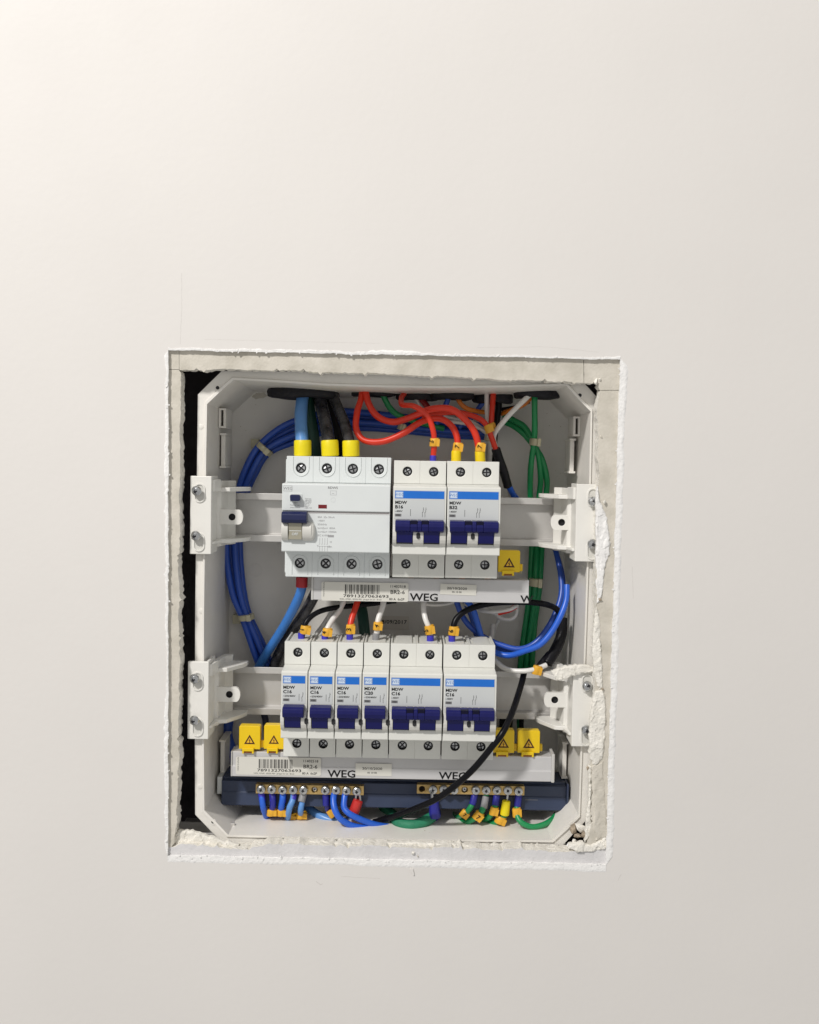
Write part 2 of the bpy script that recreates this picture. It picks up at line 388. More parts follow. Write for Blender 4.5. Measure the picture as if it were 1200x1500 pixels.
# plaster crumbs caught on the ledges
def crumb(px, py, y, r, m=M_GYP):
    bm = bmesh.new(); bmesh.ops.create_icosphere(bm, subdivisions=1, radius=r*S)
    for v in bm.verts: v.co *= random.uniform(0.55, 1.35); v.co.x *= 1.2; v.co.z *= 0.75
    me = bpy.data.meshes.new('plaster_crumb'); bm.to_mesh(me); bm.free(); me.materials.append(m)
    o = link('plaster_crumb', me, wall_root, P(px, py, y)); o.rotation_euler = (random.random()*3, random.random()*3, random.random()*3)
for c in [(840, 1214, 22, 4.2, M_TORN), (851, 1212, 20, 3.6, M_GYP), (846, 1224, 20, 3.4, M_TORN), (856, 1222, 18, 3.0, M_TORN), (840, 1233, 16, 2.2, M_GYP),
          (832, 1238, 15, 1.6, M_FILL), (850, 1236, 15, 1.8, M_GYP), (862, 1228, 15, 2.3, M_PAPER), (874, 1229, 12, 1.6, M_PAPER), (884, 1231, 12, 2.0, M_GYP),
          (873, 559, 12, 2.0, M_GYP), (878, 556, 12, 1.2, M_GYP), (258, 618, 13, 0.9, M_GYP), (259, 650, 13, 0.8, M_TORN), (877, 712, 13, 1.1, M_TORN), (886, 735, 10, 1.5, M_GYP), (881, 640, 12, 1.2, M_PAPER),
          (879, 878, 11, 1.3, M_TORN), (883, 1010, 11, 1.2, M_TORN), (862, 1044+80, 14, 1.8, M_TORN), (605, 1249, 11, 1.3, M_GYP), (612, 1254, 11, .9, M_PAPER), (360, 1243, 12, 1.2, M_GYP)]:
    crumb(c[0], c[1], c[2]-9.5, c[3]*.9, c[4])
mb = MB()
for i in range(420):                          # fine dust and grit along the lower ledge
    a = random.uniform(262, 860); yy = random.uniform(3, 14)
    p = P(a, 1242+random.uniform(-4, 5), 4); r = random.uniform(0.12, 0.5)
    mb.add([(p.x, yy-r, p.z), (p.x+r, yy, p.z-r*.4), (p.x-r, yy, p.z-r*.4), (p.x, yy, p.z+r)], [(0,1,2), (0,1,3), (1,2,3), (0,2,3)])
o = mb.build('plaster_grit', [M_GYP], wall_root); o['kind'] = 'stuff'

mb = MB()
for i in range(150):                          # torn flakes of skim and paper standing along the cut
    p = inner[random.randrange(n)]; ww = random.uniform(.5, 2.2); hh_ = random.uniform(.3, 1.1); th = random.uniform(0, 6.28); c_, s_ = math.cos(th), math.sin(th)
    o2 = outw(p, random.uniform(-.9, .9)); yy = -random.uniform(.1, .7)
    q_ = [(-ww/2, -hh_*.3), (ww*.1, -hh_/2), (ww/2, 0), (ww*.2, hh_/2), (-ww*.4, hh_*.4)]
    f_ = [(o2[0]+x*c_-z*s_, yy+random.uniform(-.2, .2), o2[1]+x*s_+z*c_) for x, z in q_]
    mb.add(f_+[(x, .6, z) for x, _, z in f_], [(0, 1, 2, 3, 4)]+[(k, (k+1) % 5, 5+(k+1) % 5, 5+k) for k in range(5)])
o = mb.build('skim_flakes', [M_FILL], wall_root); o['kind'] = 'stuff'
def crack(pts, wmm, name, m):
    b_ = MB(); P3 = [P(a, c, 0) for a, c in pts]; q_ = []
    for a, c in zip(P3[:-1], P3[1:]):
        k_ = max(2, int((c-a).length/1.5)); q_ += [a.lerp(c, t/k_)+Vector((random.uniform(-.15, .15), 0, random.uniform(-.15, .15))) for t in range(k_)]
    for a, c in zip(q_[:-1], q_[1:]):
        d = (c-a).normalized(); nn = Vector((-d.z, 0, d.x))*wmm*random.uniform(.3, .6)
        b_.add([a-nn+Vector((0, -.02, 0)), c-nn+Vector((0, -.02, 0)), c+nn+Vector((0, -.02, 0)), a+nn+Vector((0, -.02, 0))], [(0, 1, 2, 3)])
    b_.build(name, [m], wall_root)
M_CRK = mat('crack_shade', (0.60, 0.575, 0.55), .9); M_SCF = mat('scuff_mark', (0.60, 0.57, 0.54), .9)
crack([(266, 400), (266.5, 450), (264, 508)], .22, 'hairline_crack', M_CRK)
crack([(300, 497), (420, 500), (560, 503)], .14, 'hairline_crack', M_SCF); crack([(700, 509), (800, 508), (880, 516)], .16, 'hairline_crack', M_SCF)
crack([(463, 1291), (470, 1296), (476, 1293)], .35, 'scuff', M_SCF); crack([(500, 1284), (560, 1287)], .2, 'scuff', M_SCF)
crack([(905, 1290), (912, 1278)], .3, 'scuff', M_SCF); crack([(926, 830), (928, 880)], .2, 'scuff', M_SCF)

# flap of loose skim hanging under the edge
mb = MB(); p = P(603, 1275, -0.3)
mb.prism([(p.x-1.6, p.z+1), (p.x+1.0, p.z+1), (p.x+1.9, p.z-2.9), (p.x+1.2, p.z-3.2), (p.x+.2, p.z-1.8)], -0.9, -0.2)
mb.build('loose_flake', [M_WALL], wall_root)
# the dark space behind the boards
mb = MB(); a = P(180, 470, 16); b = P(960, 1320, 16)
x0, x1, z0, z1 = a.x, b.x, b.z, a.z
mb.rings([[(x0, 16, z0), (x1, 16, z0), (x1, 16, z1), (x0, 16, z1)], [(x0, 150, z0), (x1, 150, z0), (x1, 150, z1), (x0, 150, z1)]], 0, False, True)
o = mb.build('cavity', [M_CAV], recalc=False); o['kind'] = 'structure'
q = P(256, 1222, 24)
s_root = tag(MB().build('metal_stud', [M_STEEL]) if False else thing('metal_stud', 'dull metal stud lip lying in the dark gap at the lower left corner', 'stud', q))
mb = MB(); mb.box(0, 38, 0, 40, -3.0, -2.0); mb.box(0, 38, -1.2, 0, -3.0, 1.6); mb.build('stud_lip', [M_ALU], s_root, bevel=0.2)
mb = MB(); mb.box(0, 40, 10, 12, -2, 5); mb.build('stud_web', [M_ALU], s_root, bevel=0.2)

# ================================================================== THE RECESSED BOX
FY = 17.5; BY = 107.0
def L2(pts, y): return [P(a, b, y) for a, b in pts]
inn_px = [(304, 592), (322, 575), (343, 556.5), (400, 559.5), (480, 565), (560, 567.5), (650, 568.5), (740, 567.5), (829, 565), (846, 584), (865, 603),
          (861.5, 760), (857, 900), (851.5, 1060), (847, 1193), (828, 1212), (808, 1230), (600, 1228.5), (335, 1222), (318, 1204), (300, 1186),
          (299, 1060), (299.5, 900), (301.5, 740)]
out_px = [(290, 578), (305, 563), (325, 543.5), (400, 544), (480, 544), (560, 545), (650, 547), (740, 549), (846, 551), (864, 570), (881, 589),
          (877, 760), (872, 900), (867, 1060), (862, 1198), (842, 1219), (820, 1243), (600, 1243), (330, 1238), (308, 1216), (286, 1193),
          (285.5, 1060), (286, 900), (288, 740)]
ip = L2(inn_px, FY); op = L2(out_px, FY)
box_org = P(580, 1228, FY)
box = thing('recessed_box', 'white plastic recessed distribution box with cut corners set in the wall opening', 'electrical box', box_org)
def rel(v, o=None): return tuple(Vector(v)-(o or box_org))
mb = MB()
def at(l, y, k=1.0):
    c = P(582, 900, FY); return [rel((c.x+(p.x-c.x)*k, y, c.z+(p.z-c.z)*k)) for p in l]
mb.rings([at(op, FY+14), at(op, FY), at(ip, FY, 1.012), at(ip, FY-1.3, 1.009), at(ip, FY-1.3, 1.0), at(ip, FY+1, 1.0), at(ip, 60, 0.997), at(ip, BY-4, 0.990), at(ip, BY-1, 0.985), at(ip, BY, 0.972)], 0, False, True)
mb.build('box_shell', [M_BOX], box, smooth=40)
def boxpart(name, m, fn, bevel=0.0, smooth=None, org=box_org, par=box):
    b_ = MB(); fn(b_); b_.v = [v-org for v in b_.v]; return b_.build(name, m, par, bevel=bevel, smooth=smooth)
for (a, b) in ((319, 568), (849.5, 579), (312.5, 1203.5)):
    c = P(a, b, FY); boxpart('screw_hole', [M_BOX, M_HOLE], lambda m_: (m_.lathe([(2.1, 0), (2.1, -.5), (1.3, -.5), (1.25, -.1)], c, n=16, mi=0), m_.lathe([(1.25, -.4), (0.1, -.41)], c, n=12, mi=1)), smooth=40)
for (a, b) in ((294.5, 625), (295, 895), (293, 1152)):    # small bosses on the rim
    c = P(a, b, FY); boxpart('rim_boss', [M_BOX], lambda m_: m_.lathe([(1.8, 0), (1.8, -.2), (1.6, -.3), (.2, -.3)], c, n=18), smooth=40)
# clip sockets and long guides on the side walls
def socket(px, py, sgn):
    c = P(px, py, 62)
    boxpart('clip_socket', [M_BOX, M_HOLE], lambda m_: (m_.box(c.x-2.6, c.x+2.6, 55, 82, c.z-7, c.z-5.6), m_.box(c.x-2.6, c.x+2.6, 55, 82, c.z+5.6, c.z+7),
        m_.box(c.x-2.6, c.x-.9, 55, 82, c.z-5.6, c.z+5.6), m_.box(c.x+.9, c.x+2.6, 55, 82, c.z-5.6, c.z+5.6), m_.box(c.x-.9, c.x+.9, 70, 82, c.z-5.6, c.z+5.6, 1)), bevel=0.3)
socket(328, 613, 1); socket(843, 625, -1); 
def guide(px, py, h, y=62):
    c = P(px, py, y)
    boxpart('side_guide', [M_BOX], lambda m_: (m_.box(c.x-1.5, c.x+1.5, y, y+24, c.z-h, c.z+h), m_.box(c.x-2.2, c.x+2.4, y-2, y+24, c.z-h-1.5, c.z-h), m_.box(c.x-2.2, c.x+2.4, y-2, y+24, c.z+h, c.z+h+1.5)), bevel=0.3)
guide(327, 660, 11); guide(838, 668, 11); guide(326, 1110, 12); guide(827, 1113, 12)
def ringmark(px, py, r, name='moulded_ring'):
    c = P(px, py, BY); boxpart(name, [M_BOX], lambda m_: m_.lathe([(r, 0), (r, -.35), (r-.5, -.35), (r-.5, -.05), (.1, -.05)], c, n=28), smooth=40)
ringmark(375, 835, 5.0); ringmark(545, 915, 12)
# rubber cable grommets in the top wall
def grommet(px, py, wpx, y, hmm, dmm, label):
    c = P(px, py, y); w_ = wpx/2/(F/(DIST+y))
    m_ = MB(); n_ = 32; loops = []
    for r, o in ((.90, hmm*.5+6), (1.0, hmm*.5), (1.0, hmm*.1), (.97, -hmm*.28), (.88, -hmm*.5), (.55, -hmm*.45), (.3, -hmm*.2)):
        l = []
        for i in range(n_):
            a = 2*math.pi*i/n_; k = 1+0.03*math.sin(a*5+px)+0.02*math.sin(a*9)+random.uniform(-.02, .02)
            l.append((r*w_*math.cos(a)*k, r*dmm*math.sin(a)*k, o+0.5*math.sin(a*3+px)))
        loops.append(l)
    m_.rings(loops); o = m_.build('cable_grommet', [M_GROM], box, smooth=50); o.location = (c-box_org)*S
    return o
grommet(445, 579.5, 104, 74, 4.6, 15, ''); grommet(548, 576.5, 68, 74, 4.0, 12, ''); grommet(612, 581, 66, 78, 5, 12, '')
grommet(662, 580.5, 64, 72, 5, 12, ''); grommet(722, 586, 60, 84, 5, 9, ''); grommet(787, 579, 70, 70, 4.6, 13, '')
c = P(577, 912, BY-0.8); boxpart('date_sticker', [mat('brown_sticker', (0.66, 0.62, 0.56), 0.5), M_INK], lambda m_: (m_.box(c.x-14, c.x+11.5, BY-.5, BY-.3, c.z-5.4, c.z+5.0), m_.text('18/09/2017', c.x+10, c.z-0.9, BY-.62, 2.9, 1, 1.15, 0, 0.012, 'r')))
# grit and splashes inside the box
mb = MB()
for i in range(170):
    if i < 110: p = P(random.uniform(340, 800), random.uniform(1192, 1226), random.uniform(28, 75)); p.z = P(p.x, 0, 0).z*0+P(580, 1228, FY).z+random.uniform(.1, .3)+(p.x+10)*-.0
    else: p = P(random.choice([random.gauss(400, 30), random.gauss(350, 10), random.gauss(820, 20)]), random.uniform(585, 720), BY-.3)
    r = random.uniform(0.15, 0.55)
    mb.add([Vector(q_)-box_org for q_ in [(p.x-r, p.y, p.z), (p.x+r*.8, p.y+r*.4, p.z), (p.x, p.y-r, p.z+.1), (p.x, p.y, p.z+r*.9)]], [(0,1,2), (0,1,3), (1,2,3), (0,2,3)], random.choice([0, 0, 1]))
o = mb.build('box_grit', [M_PAPER, M_TORN], box); o['kind'] = 'stuff'
# light plaster smears on the box's inside top left
lump('plaster_splash', [(355, 572), (372, 569), (388, 573), (392, 580), (378, 584), (362, 581)], BY-.6, .4, m=M_PAPER, amp=.25, jg=.6).name = 'plaster_splash'
o = bpy.data.objects['plaster_splash']; o.parent = box; o.location = o.location-Vector(box_org)*S

# ================================================================== RAILS AND BRACKETS
def rail(pl, pr, label):
    a, b = P(*pl, 65), P(*pr, 65); L_ = b.x-a.x; cz_ = (a.z+b.z)/2
    root = thing('mounting_rail', label, 'mounting rail', (a.x, 65, cz_), 'rails across the box')
    m_ = MB()
    prof = [(0, 17.5), (0, 12.8), (6.5, 12.3), (6.5, -12.3), (0, -12.8), (0, -17.5), (1.1, -17.5), (1.1, -13.8), (7.6, -13.3), (7.6, 13.3), (1.1, 13.8), (1.1, 17.5)]
    m_.prism(prof, 0, L_, 'x'); m_.build('rail_profile', [M_ALU], root, bevel=0.25)
    return root
rail((333, 758), (842, 765), 'upper grey metal hat rail behind the wide residual current breaker')
rail((331, 1012), (838, 1019.5), 'lower grey metal hat rail behind the row of six breakers')

def screw_mesh(r, hh, name, m, ang=0.4, dome=True):
    b_ = MB(); mi_top = 1
    if dome:
        b_.lathe([(r, .5), (r, -hh*.35), (r*.90, -hh*.66), (r*.70, -hh*.84)], (0, 0, 0), n=24)
        b_.lathe([(r*.71, -hh*.80), (r*.3, -hh*.80)], (0, 0, 0), n=20, mi=1)
    else:
        b_.lathe([(r, .6), (r, -hh*.3), (r*.95, -hh*.42)], (0, 0, 0), n=24)
        b_.lathe([(r*.94, -hh*.44), (r*.3, -hh*.45)], (0, 0, 0), n=20, mi=1)
    y0 = -hh*.8 if dome else -hh*.45; sw = r*(.15 if dome else .16); ro = r*.74 if dome else r*.80
    jr = random.Random(int(ang*100)+int(r*10)); sw *= jr.uniform(.85, 1.2)
    for k in range(4):                                           # four lands leave a cross slot between them
        ro = r*(.74 if dome else .80)*jr.uniform(.86, 1.04); t0 = math.asin(sw/ro); poly = [(sw, sw)] + [(ro*math.cos(t0+(math.pi/2-2*t0)*t/6), ro*math.sin(t0+(math.pi/2-2*t0)*t/6)) for t in range(7)]
        a0 = ang+k*math.pi/2; c_, s_ = math.cos(a0), math.sin(a0); tilt = .8*r*math.sin(k*2.1+ang*3)
        vs = [(x*c_-z*s_, y0, x*s_+z*c_) for x, z in poly]; n0 = len(vs)
        tp = [(x, y0-r*.20-(.10*r if i_ == 0 else 0)+tilt*.25*x/r, z) for i_, (x, _, z) in enumerate(vs)]
        b_.add(vs+tp, [tuple(range(n0, 2*n0))]+[(i_, (i_+1) % n0, n0+(i_+1) % n0, n0+i_) for i_ in range(n0)])
    b_.lathe([(r*.30, y0-.05), (r*.30, y0-r*.33), (.05, y0-r*.33)], (0, 0, 0), n=10, mi=1)
    return b_.mesh(name, [m, M_DARKST], smooth=30)
SC_BR = [screw_mesh(3.4, 2.1, 'bracket_screw', M_STEEL, a) for a in (0.3, 0.9)]
SC_T = [screw_mesh(2.75, 1.2, 'terminal_screw', M_TSCR, a, False) for a in (0.2, 0.45, 0.75, 0.95, 1.15, 1.4)]
SC_B = [screw_mesh(3.2, 2.2, 'bar_screw', M_STEEL, a) for a in (0.1, 0.5, 1.0)]

def bracket(x0, x1, y0, y1, side, label, screws, tab, hole_y, arms):
    FYB = 12.0
    a, b = P(x0, y0, FYB), P(x1, y1, FYB)
    xi, xo = (b.x, a.x) if side > 0 else (a.x, b.x)             # inner edge towards the rail, outer edge
    org = Vector(((a.x+b.x)/2, FYB, (a.z+b.z)/2)); zt, zb = a.z-org.z, b.z-org.z; xi -= org.x; xo -= org.x
    root = thing('rail_bracket', label, 'bracket', org, 'rail brackets screwed to the box rim')
    s = side; m_ = MB()
    # front plate, inner return wall, stepped web down to the rail
    def bx(u0, u1, *r_): m_.box(min(xi+s*u0, xi+s*u1), max(xi+s*u0, xi+s*u1), *r_)
    m_.box(min(xi, xo), max(xi, xo), 0, 3.2, zb, zt)
    bx(-2.2, 0, 3.2, 24, zb, zt)
    m_.prism([(xi, 22), (xi+s*2.4, 24), (xi+s*4.2, 40), (xi+s*8.5, 47), (xi+s*8.5, 50), (xi+s*2, 50), (xi-s*2.2, 24)], zb+3.5, zt-3.5, 'z')
    m_.build('bracket_body', [M_BRK], root, bevel=0.45)
    for zc, zsign in ((zt-9.5, 1), (zb+7.5, -1)):                # arms that grip the rail
        m_ = MB()
        m_.prism([(xi, 18), (xi+s*9, 20), (xi+s*17.5, 36), (xi+s*19.5, 42), (xi+s*19.5, 49), (xi, 49)], zc-1.3, zc+1.5, 'z')
        m_.prism([(xi, 3.5), (xi+s*1.5, 5), (xi+s*3.5, 18), (xi, 20)], zc-1, zc+(7.0 if zsign > 0 else 1), 'z')
        m_.build('grip_arm', [M_BRK], root, bevel=0.35)
    m_ = MB(); tz = P(0, tab[1], 40).z; tz = P(tab[0], tab[1], 38).z-org.z; tx = P(tab[0], tab[1], 38).x-org.x
    m_.cell(tx-4.6, tx+4.6, tz-5.2, tz+5.2, tx, tz, 2.4, 23, 26, mi=0, mh=1)
    xe = tx+s*4.6
    m_.prism([(xe, tz-5.2)] + [(xe+s*3.0*math.sin(math.pi*k/8), tz-5.2*math.cos(math.pi*k/8)) for k in range(1, 8)] + [(xe, tz+5.2)], 23, 26)
    m_.box(min(tx-s*4.6, xi+s*1), max(tx-s*4.6, xi+s*1), 23, 26, tz-5.2, tz+5.2)
    m_.lathe([(2.5, 25.5), (.1, 25.4)], (tx, 0, tz), mi=1, n=16)
    m_.build('screw_tab', [M_BRK, M_HOLE], root, smooth=35)
    for k, (sx, sy, dz) in enumerate(screws):
        q_ = P(sx, sy, 7)
        m_ = MB(); cx_, cz_ = P(sx+(-1 if side < 0 else 5), sy+dz, FYB).x-org.x, P(sx+(-1 if side < 0 else 5), sy+dz, FYB).z-org.z
        # raised oval rim of the slot with its dark opening
        def oval(r, y): return [(cx_+r*math.cos(2*math.pi*i/24), y, cz_+r*math.sin(2*math.pi*i/24)+(2.6 if math.sin(2*math.pi*i/24) > 0 else -2.6)) for i in range(24)]
        m_.rings([oval(3.9, 0), oval(3.8, -.8), oval(3.0, -.8), oval(2.9, .1)], 0, False, False)
        m_.rings([oval(2.9, -.05), oval(1.0, -.06)], 1, False, True)
        m_.build('slot_rim', [M_BRK, M_EAR], root, smooth=35)
        o_ = link('bracket_screw', SC_BR[k % 2], root, Vector((q_.x-org.x, -3.2, q_.z-org.z)))
        o_.rotation_euler = (R(14*(1 if dz > 0 else -1)), R(k*37), R(-16*s))
        m_ = MB(); m_.tube([(q_.x-org.x, -3.5, q_.z-org.z), ((q_.x-org.x)*.7+cx_*.3, 3, (q_.z-org.z)*.8+cz_*.2)], 1.5, n=10); m_.build('screw_shank', [M_STEEL], root, smooth=40)
    return root
bracket(279, 309, 697, 812, 1, 'white rail bracket at the upper left beside the wide breaker', [(287.5, 719, 3), (286.5, 785, 9)], (341, 757), 0, 0)
bracket(275.5, 305, 969, 1083, 1, 'white rail bracket at the lower left above the warning caps', [(284.5, 995, 3), (284.5, 1056, 9)], (337, 1016), 0, 0)
bracket(845, 878, 709, 823, -1, 'white rail bracket at the upper right beside the thick plaster smear', [(869.5, 735, -6), (868.5, 797, 9)], (822, 765), 0, 0)
bracket(840, 871, 983, 1094, -1, 'white rail bracket at the lower right with broken plaster over its top', [(861, 1006, -5), (859.5, 1070, 9)], (812, 1024), 0, 0)

# ================================================================== BREAKERS
POLE = 17.95; BF = 6.0                      # pole width; depth of the front face behind the wall face
def logo(m_, x, z, w_, h_, y, mi_bg, mi_ink, scale=1.0):
    m_.quad(x, x+w_, z, z+h_, y, mi_bg)
    b = .16*scale
    for q in ((x+.2, x+w_-.2, z+.2, z+.2+b), (x+.2, x+w_-.2, z+h_-.2-b, z+h_-.2), (x+.2, x+.2+b, z+.2, z+h_-.2), (x+w_-.2-b, x+w_-.2, z+.2, z+h_-.2)):
        m_.quad(*q, y-.03, mi_ink)
    m_.text('WEG', x+w_/2, z+h_*.28, y-.04, h_*.46, mi_ink, 1.0, 0, 0.0, 'c')

def toggle_part(m_, x0, x1, stems, notches=()):
    xs = sorted(set([x0, x1]+[v for n_ in notches for v in n_]))
    for a, b in zip(xs[:-1], xs[1:]):
        low = any(abs(a-n_[0]) < 1e-6 for n_ in notches)
        zt = 0.6; low = False
        m_.prism([(0, zt), (-7.0, zt-.5), (-8.6, zt-1.6 if not low else zt-.6), (-9.0, -3.6), (-8.0, -6.4), (-5.6, -7.4), (0, -7.4)], a, b, 'x')
    for a, b in stems:
        m_.prism([(1, -7.0), (-5.9, -7.0), (-5.0, -9.0), (-4.2, -12.0), (-3.4, -14.7), (1, -14.7)], a, b, 'x')

def ear(m_, a, b, hexhole=False, half=0):
    prof = [(0.2, -3.8)] + [(-4.6*math.sin(math.pi*(k/8)**0.85), -10.2+6.4*math.cos(math.pi*k/8)) for k in range(1, 8)] + [(0.2, -17.0)]
    m_.prism(prof, a, b, 'x')

def breaker(pxl, pyc, poles, rating, volt, label, group, name, box2=False, upper=True, tie=True):
    c = P(pxl, pyc, BF); org = Vector((c.x, BF, c.z)); W = poles*POLE-0.35
    root = thing(name, label, 'circuit breaker', org, group)
    m_ = MB()
    m_.prism([(21, 38.5), (21, 24.5), (17.5, 24.2), (16.5, 23.9), (1.2, 22.9), (0, 22.2), (0, -22.4), (.5, -22.9), (17, -22.9), (21, -23.5), (21, -38.5), (60, -38.5), (60, 38.5)], 0, W, 'x')
    for k in range(poles):
        x0, x1 = k*POLE+(0 if k == 0 else -.17), (k+1)*POLE-.35 if k == poles-1 else (k+1)*POLE-.17
        cxx = k*POLE+POLE/2-.2
        m_.cell(x0, x1, 24.3, 40.0, cxx+.4, 32.6, 3.25, 17, 21, mh=1); m_.cell(x0, x1, -40.0, -23.2, cxx+.4, -30.8, 3.25, 17, 21, mh=1)
        m_.box(x0+3, x1-3, 22, 56, 38.5, 39.6); m_.box(x0, x0+1.2, 21, 58, 38.5, 40); m_.box(x1-1.2, x1, 21, 58, 38.5, 40)   # notched terminal top
        m_.box(x0+2, x1-2, 22, 56, -39.6, -38.5); m_.box(x0, x0+1.2, 21, 58, -40, -38.5); m_.box(x1-1.2, x1, 21, 58, -40, -38.5)
    m_.build('breaker_case', [M_IVORY, M_HOLE], root, bevel=0.3)
    for k in range(poles):
        cxx = k*POLE+POLE/2+.2
        for zc in (32.6, -30.8):
            sr = link('terminal_screw', SC_T[random.randrange(6)], root, (cxx, 20.0, zc)); sr.rotation_euler = (0, random.random()*1.5, 0)
            hb = MB(); hb.lathe([(3.3, 0), (.1, 0)], (cxx, 20.9, zc), n=16); hb.build('terminal_hole', [M_HOLE], root)
    # plate with the blue band
    m_ = MB(); m_.box(.8, W-1.2, -.22, .3, .9, 20.3); m_.build('label_plate', [M_PLATE], root)
    m_ = MB(); m_.quad(1.2, W-1.5, 14.7, 19.8, -.30, 0); m_.build('blue_band', [M_BLUE], root)
    m_ = MB(); logo(m_, 1.6, 15.15, 5.0, 4.1, -.36, 0, 2)
    m_.text('MDW', 1.3, 11.1, -.30, 1.9, 1, 1.12, 0, .035); m_.text(rating, 1.3, 8.0, -.30, 2.1, 1, 1.15, 0, .035)
    m_.text(volt, 1.2, 5.6, -.30, 1.15, 1, 1.15, 0, .02)
    if upper or True:
        m_.quad(1.3, 5.6, 2.6, 4.4, -.29, 3); m_.text('3000', 1.7, 2.95, -.33, 1.1, 1, 1.0, 0, .01)
    def sym(x, z):                                        # switch symbol: line, contacts, hook
        m_.quad(x, x+.22, z, z+4.6, -.30, 1)
        for k in range(2 if poles == 2 else 1):
            u = x+(8.0 if poles == 2 else 2.0)+k*1.7
            m_.quad(u, u+.2, z-.6, z+1.2, -.30, 1); m_.quad(u+.55, u+.75, z+4.0, z+5.9, -.30, 1)
            m_.quad(u+.1, u+.5, z+2.6, z+2.85, -.30, 1); m_.quad(u-.1, u+.12, z+1.2, z+2.8, -.30, 1)
            m_.quad(u+.45, u+.65, z+2.8, z+4.2, -.30, 1); m_.quad(u+.7, u+1.05, z+4.6, z+4.85, -.30, 1)
    sym(11.6 if poles == 2 else 12.0, 3.0)
    m_.build('lettering', [M_LBLUE, M_INK, mat('logo_ink', (0.08, 0.2, 0.5), .5), M_INKG], root, recalc=False)
    # toggle, ears
    m_ = MB()
    if poles == 2: toggle_part(m_, 1.7, 34.0, [(2.9, 13.4), (20.9, 31.2)], [(11.7, 16.4), (19.3, 23.9)])
    else: toggle_part(m_, 1.8, 15.9, [(3.0, 13.7)])
    m_.build('toggle_lever', [M_NAVY], root, bevel=0.5)
    if poles == 2:
        m_ = MB()
        for a, b in ((11.7, 16.2), (19.3, 23.7)): m_.box(a, b, -8.75, -5, -2.3, .35)
        m_.build('lever_notch', [mat('notch_navy', (.003, .003, .02), .6, spec=.2)], root)
    m_ = MB()
    ears = [(0.05, 2.6), (13.8, 17.6)] if poles == 1 else [(0.05, 2.6), (13.6, 20.7), (31.4, 35.5)]
    for a, b in ears: ear(m_, a, b)
    m_.build('toggle_surround', [M_EAR], root, bevel=0.35)
    hp = [17.15] if poles == 2 else [17.6]
    for hx in hp:
        m_ = MB(); m_.prism([(hx+1.3*u, -9.8+2.1*v) for u, v in ((-1, .6), (-.5, 1), (.5, 1), (1, .6), (1, -.6), (.4, -1), (-.4, -1), (-1, -.6))], -4.75, -4.2)
        m_.build('lock_hole', [M_HOLE], root)
    m_ = MB(); m_.box(2.7, 13.9, -.6, .3, -15.6, -6.5); 
    if poles == 2: m_.box(20.8, 31.3, -.6, .3, -15.6, -6.5)
    m_.build('toggle_slot', [M_HOLE], root)
    return root
GU = 'two pole breakers on the upper rail'; GL = 'breakers in the lower row'
breaker(575.6, 762.0, 2, 'B16', '~400V', 'two pole breaker marked B16 with one red wire entering its top', GU, 'double_breaker')
breaker(655.0, 763.0, 2, 'B32', '~400V', 'two pole breaker marked B32 with two yellow booted red wires in its top', GU, 'double_breaker')
breaker(411.8, 1032.3, 1, 'C16', '~230/400V', 'single pole C16 breaker at the left end of the lower row, beside the caps', GL, 'single_breaker')
breaker(451.4, 1033.2, 1, 'C16', '~230/400V', 'single pole C16 breaker second from left, fed by a white wire', GL, 'single_breaker')
breaker(491.0, 1033.8, 1, 'C16', '~230/400V', 'single pole C16 breaker fed by the red wire with marker 3', GL, 'single_breaker')
breaker(530.6, 1034.4, 1, 'C20', '~230/400V', 'single pole breaker marked C20 fed by a white wire with grey ferrule', GL, 'single_breaker')
breaker(570.4, 1035.3, 2, 'C16', '~400V', 'two pole C16 breaker in the lower row, fed by a white wire with blue ferrule', GL, 'double_breaker')
breaker(649.6, 1036.8, 2, 'C16', '~400V', 'two pole C16 breaker at the right end of the lower row, under a black wire', GL, 'double_breaker')

# the wide residual current breaker
c = P(412.9, 758.2, BF); org = Vector((c.x, BF, c.z)); W = 72.2
rc = thing('residual_current_breaker', 'wide white four pole residual current breaker with blue test button and three yellow boots above', 'circuit breaker', org)
m_ = MB()
m_.prism([(20, 39), (20, 24), (16, 23.2), (.6, 22.9), (0, 22.3), (0, 4.9), (1.3, 4.7), (1.3, 3.2), (0, 3.0), (0, -22.2), (.6, -22.8), (16, -22.8), (20, -24), (20, -39), (60, -39), (60, 39)], 0, W, 'x')
xs = [1.2, 19.2, 37.2, 55.0, W]
for k in range(4):
    cxx = 10.8+k*17.7
    m_.cell(xs[k] if k else 1.0, xs[k+1], 23.5, 41.3, cxx, 33.2, 3.55, 16, 20, mh=1); m_.cell(xs[k] if k else 1.0, xs[k+1], -41.3, -23.5, cxx, -31.8, 3.55, 16, 20, mh=1)
m_.box(1, W, 20, 60, 39, 41.3); m_.box(1, W, 20, 60, -41.3, -39)
m_.build('breaker_case', [M_WHITE, M_HOLE], rc, bevel=0.35)
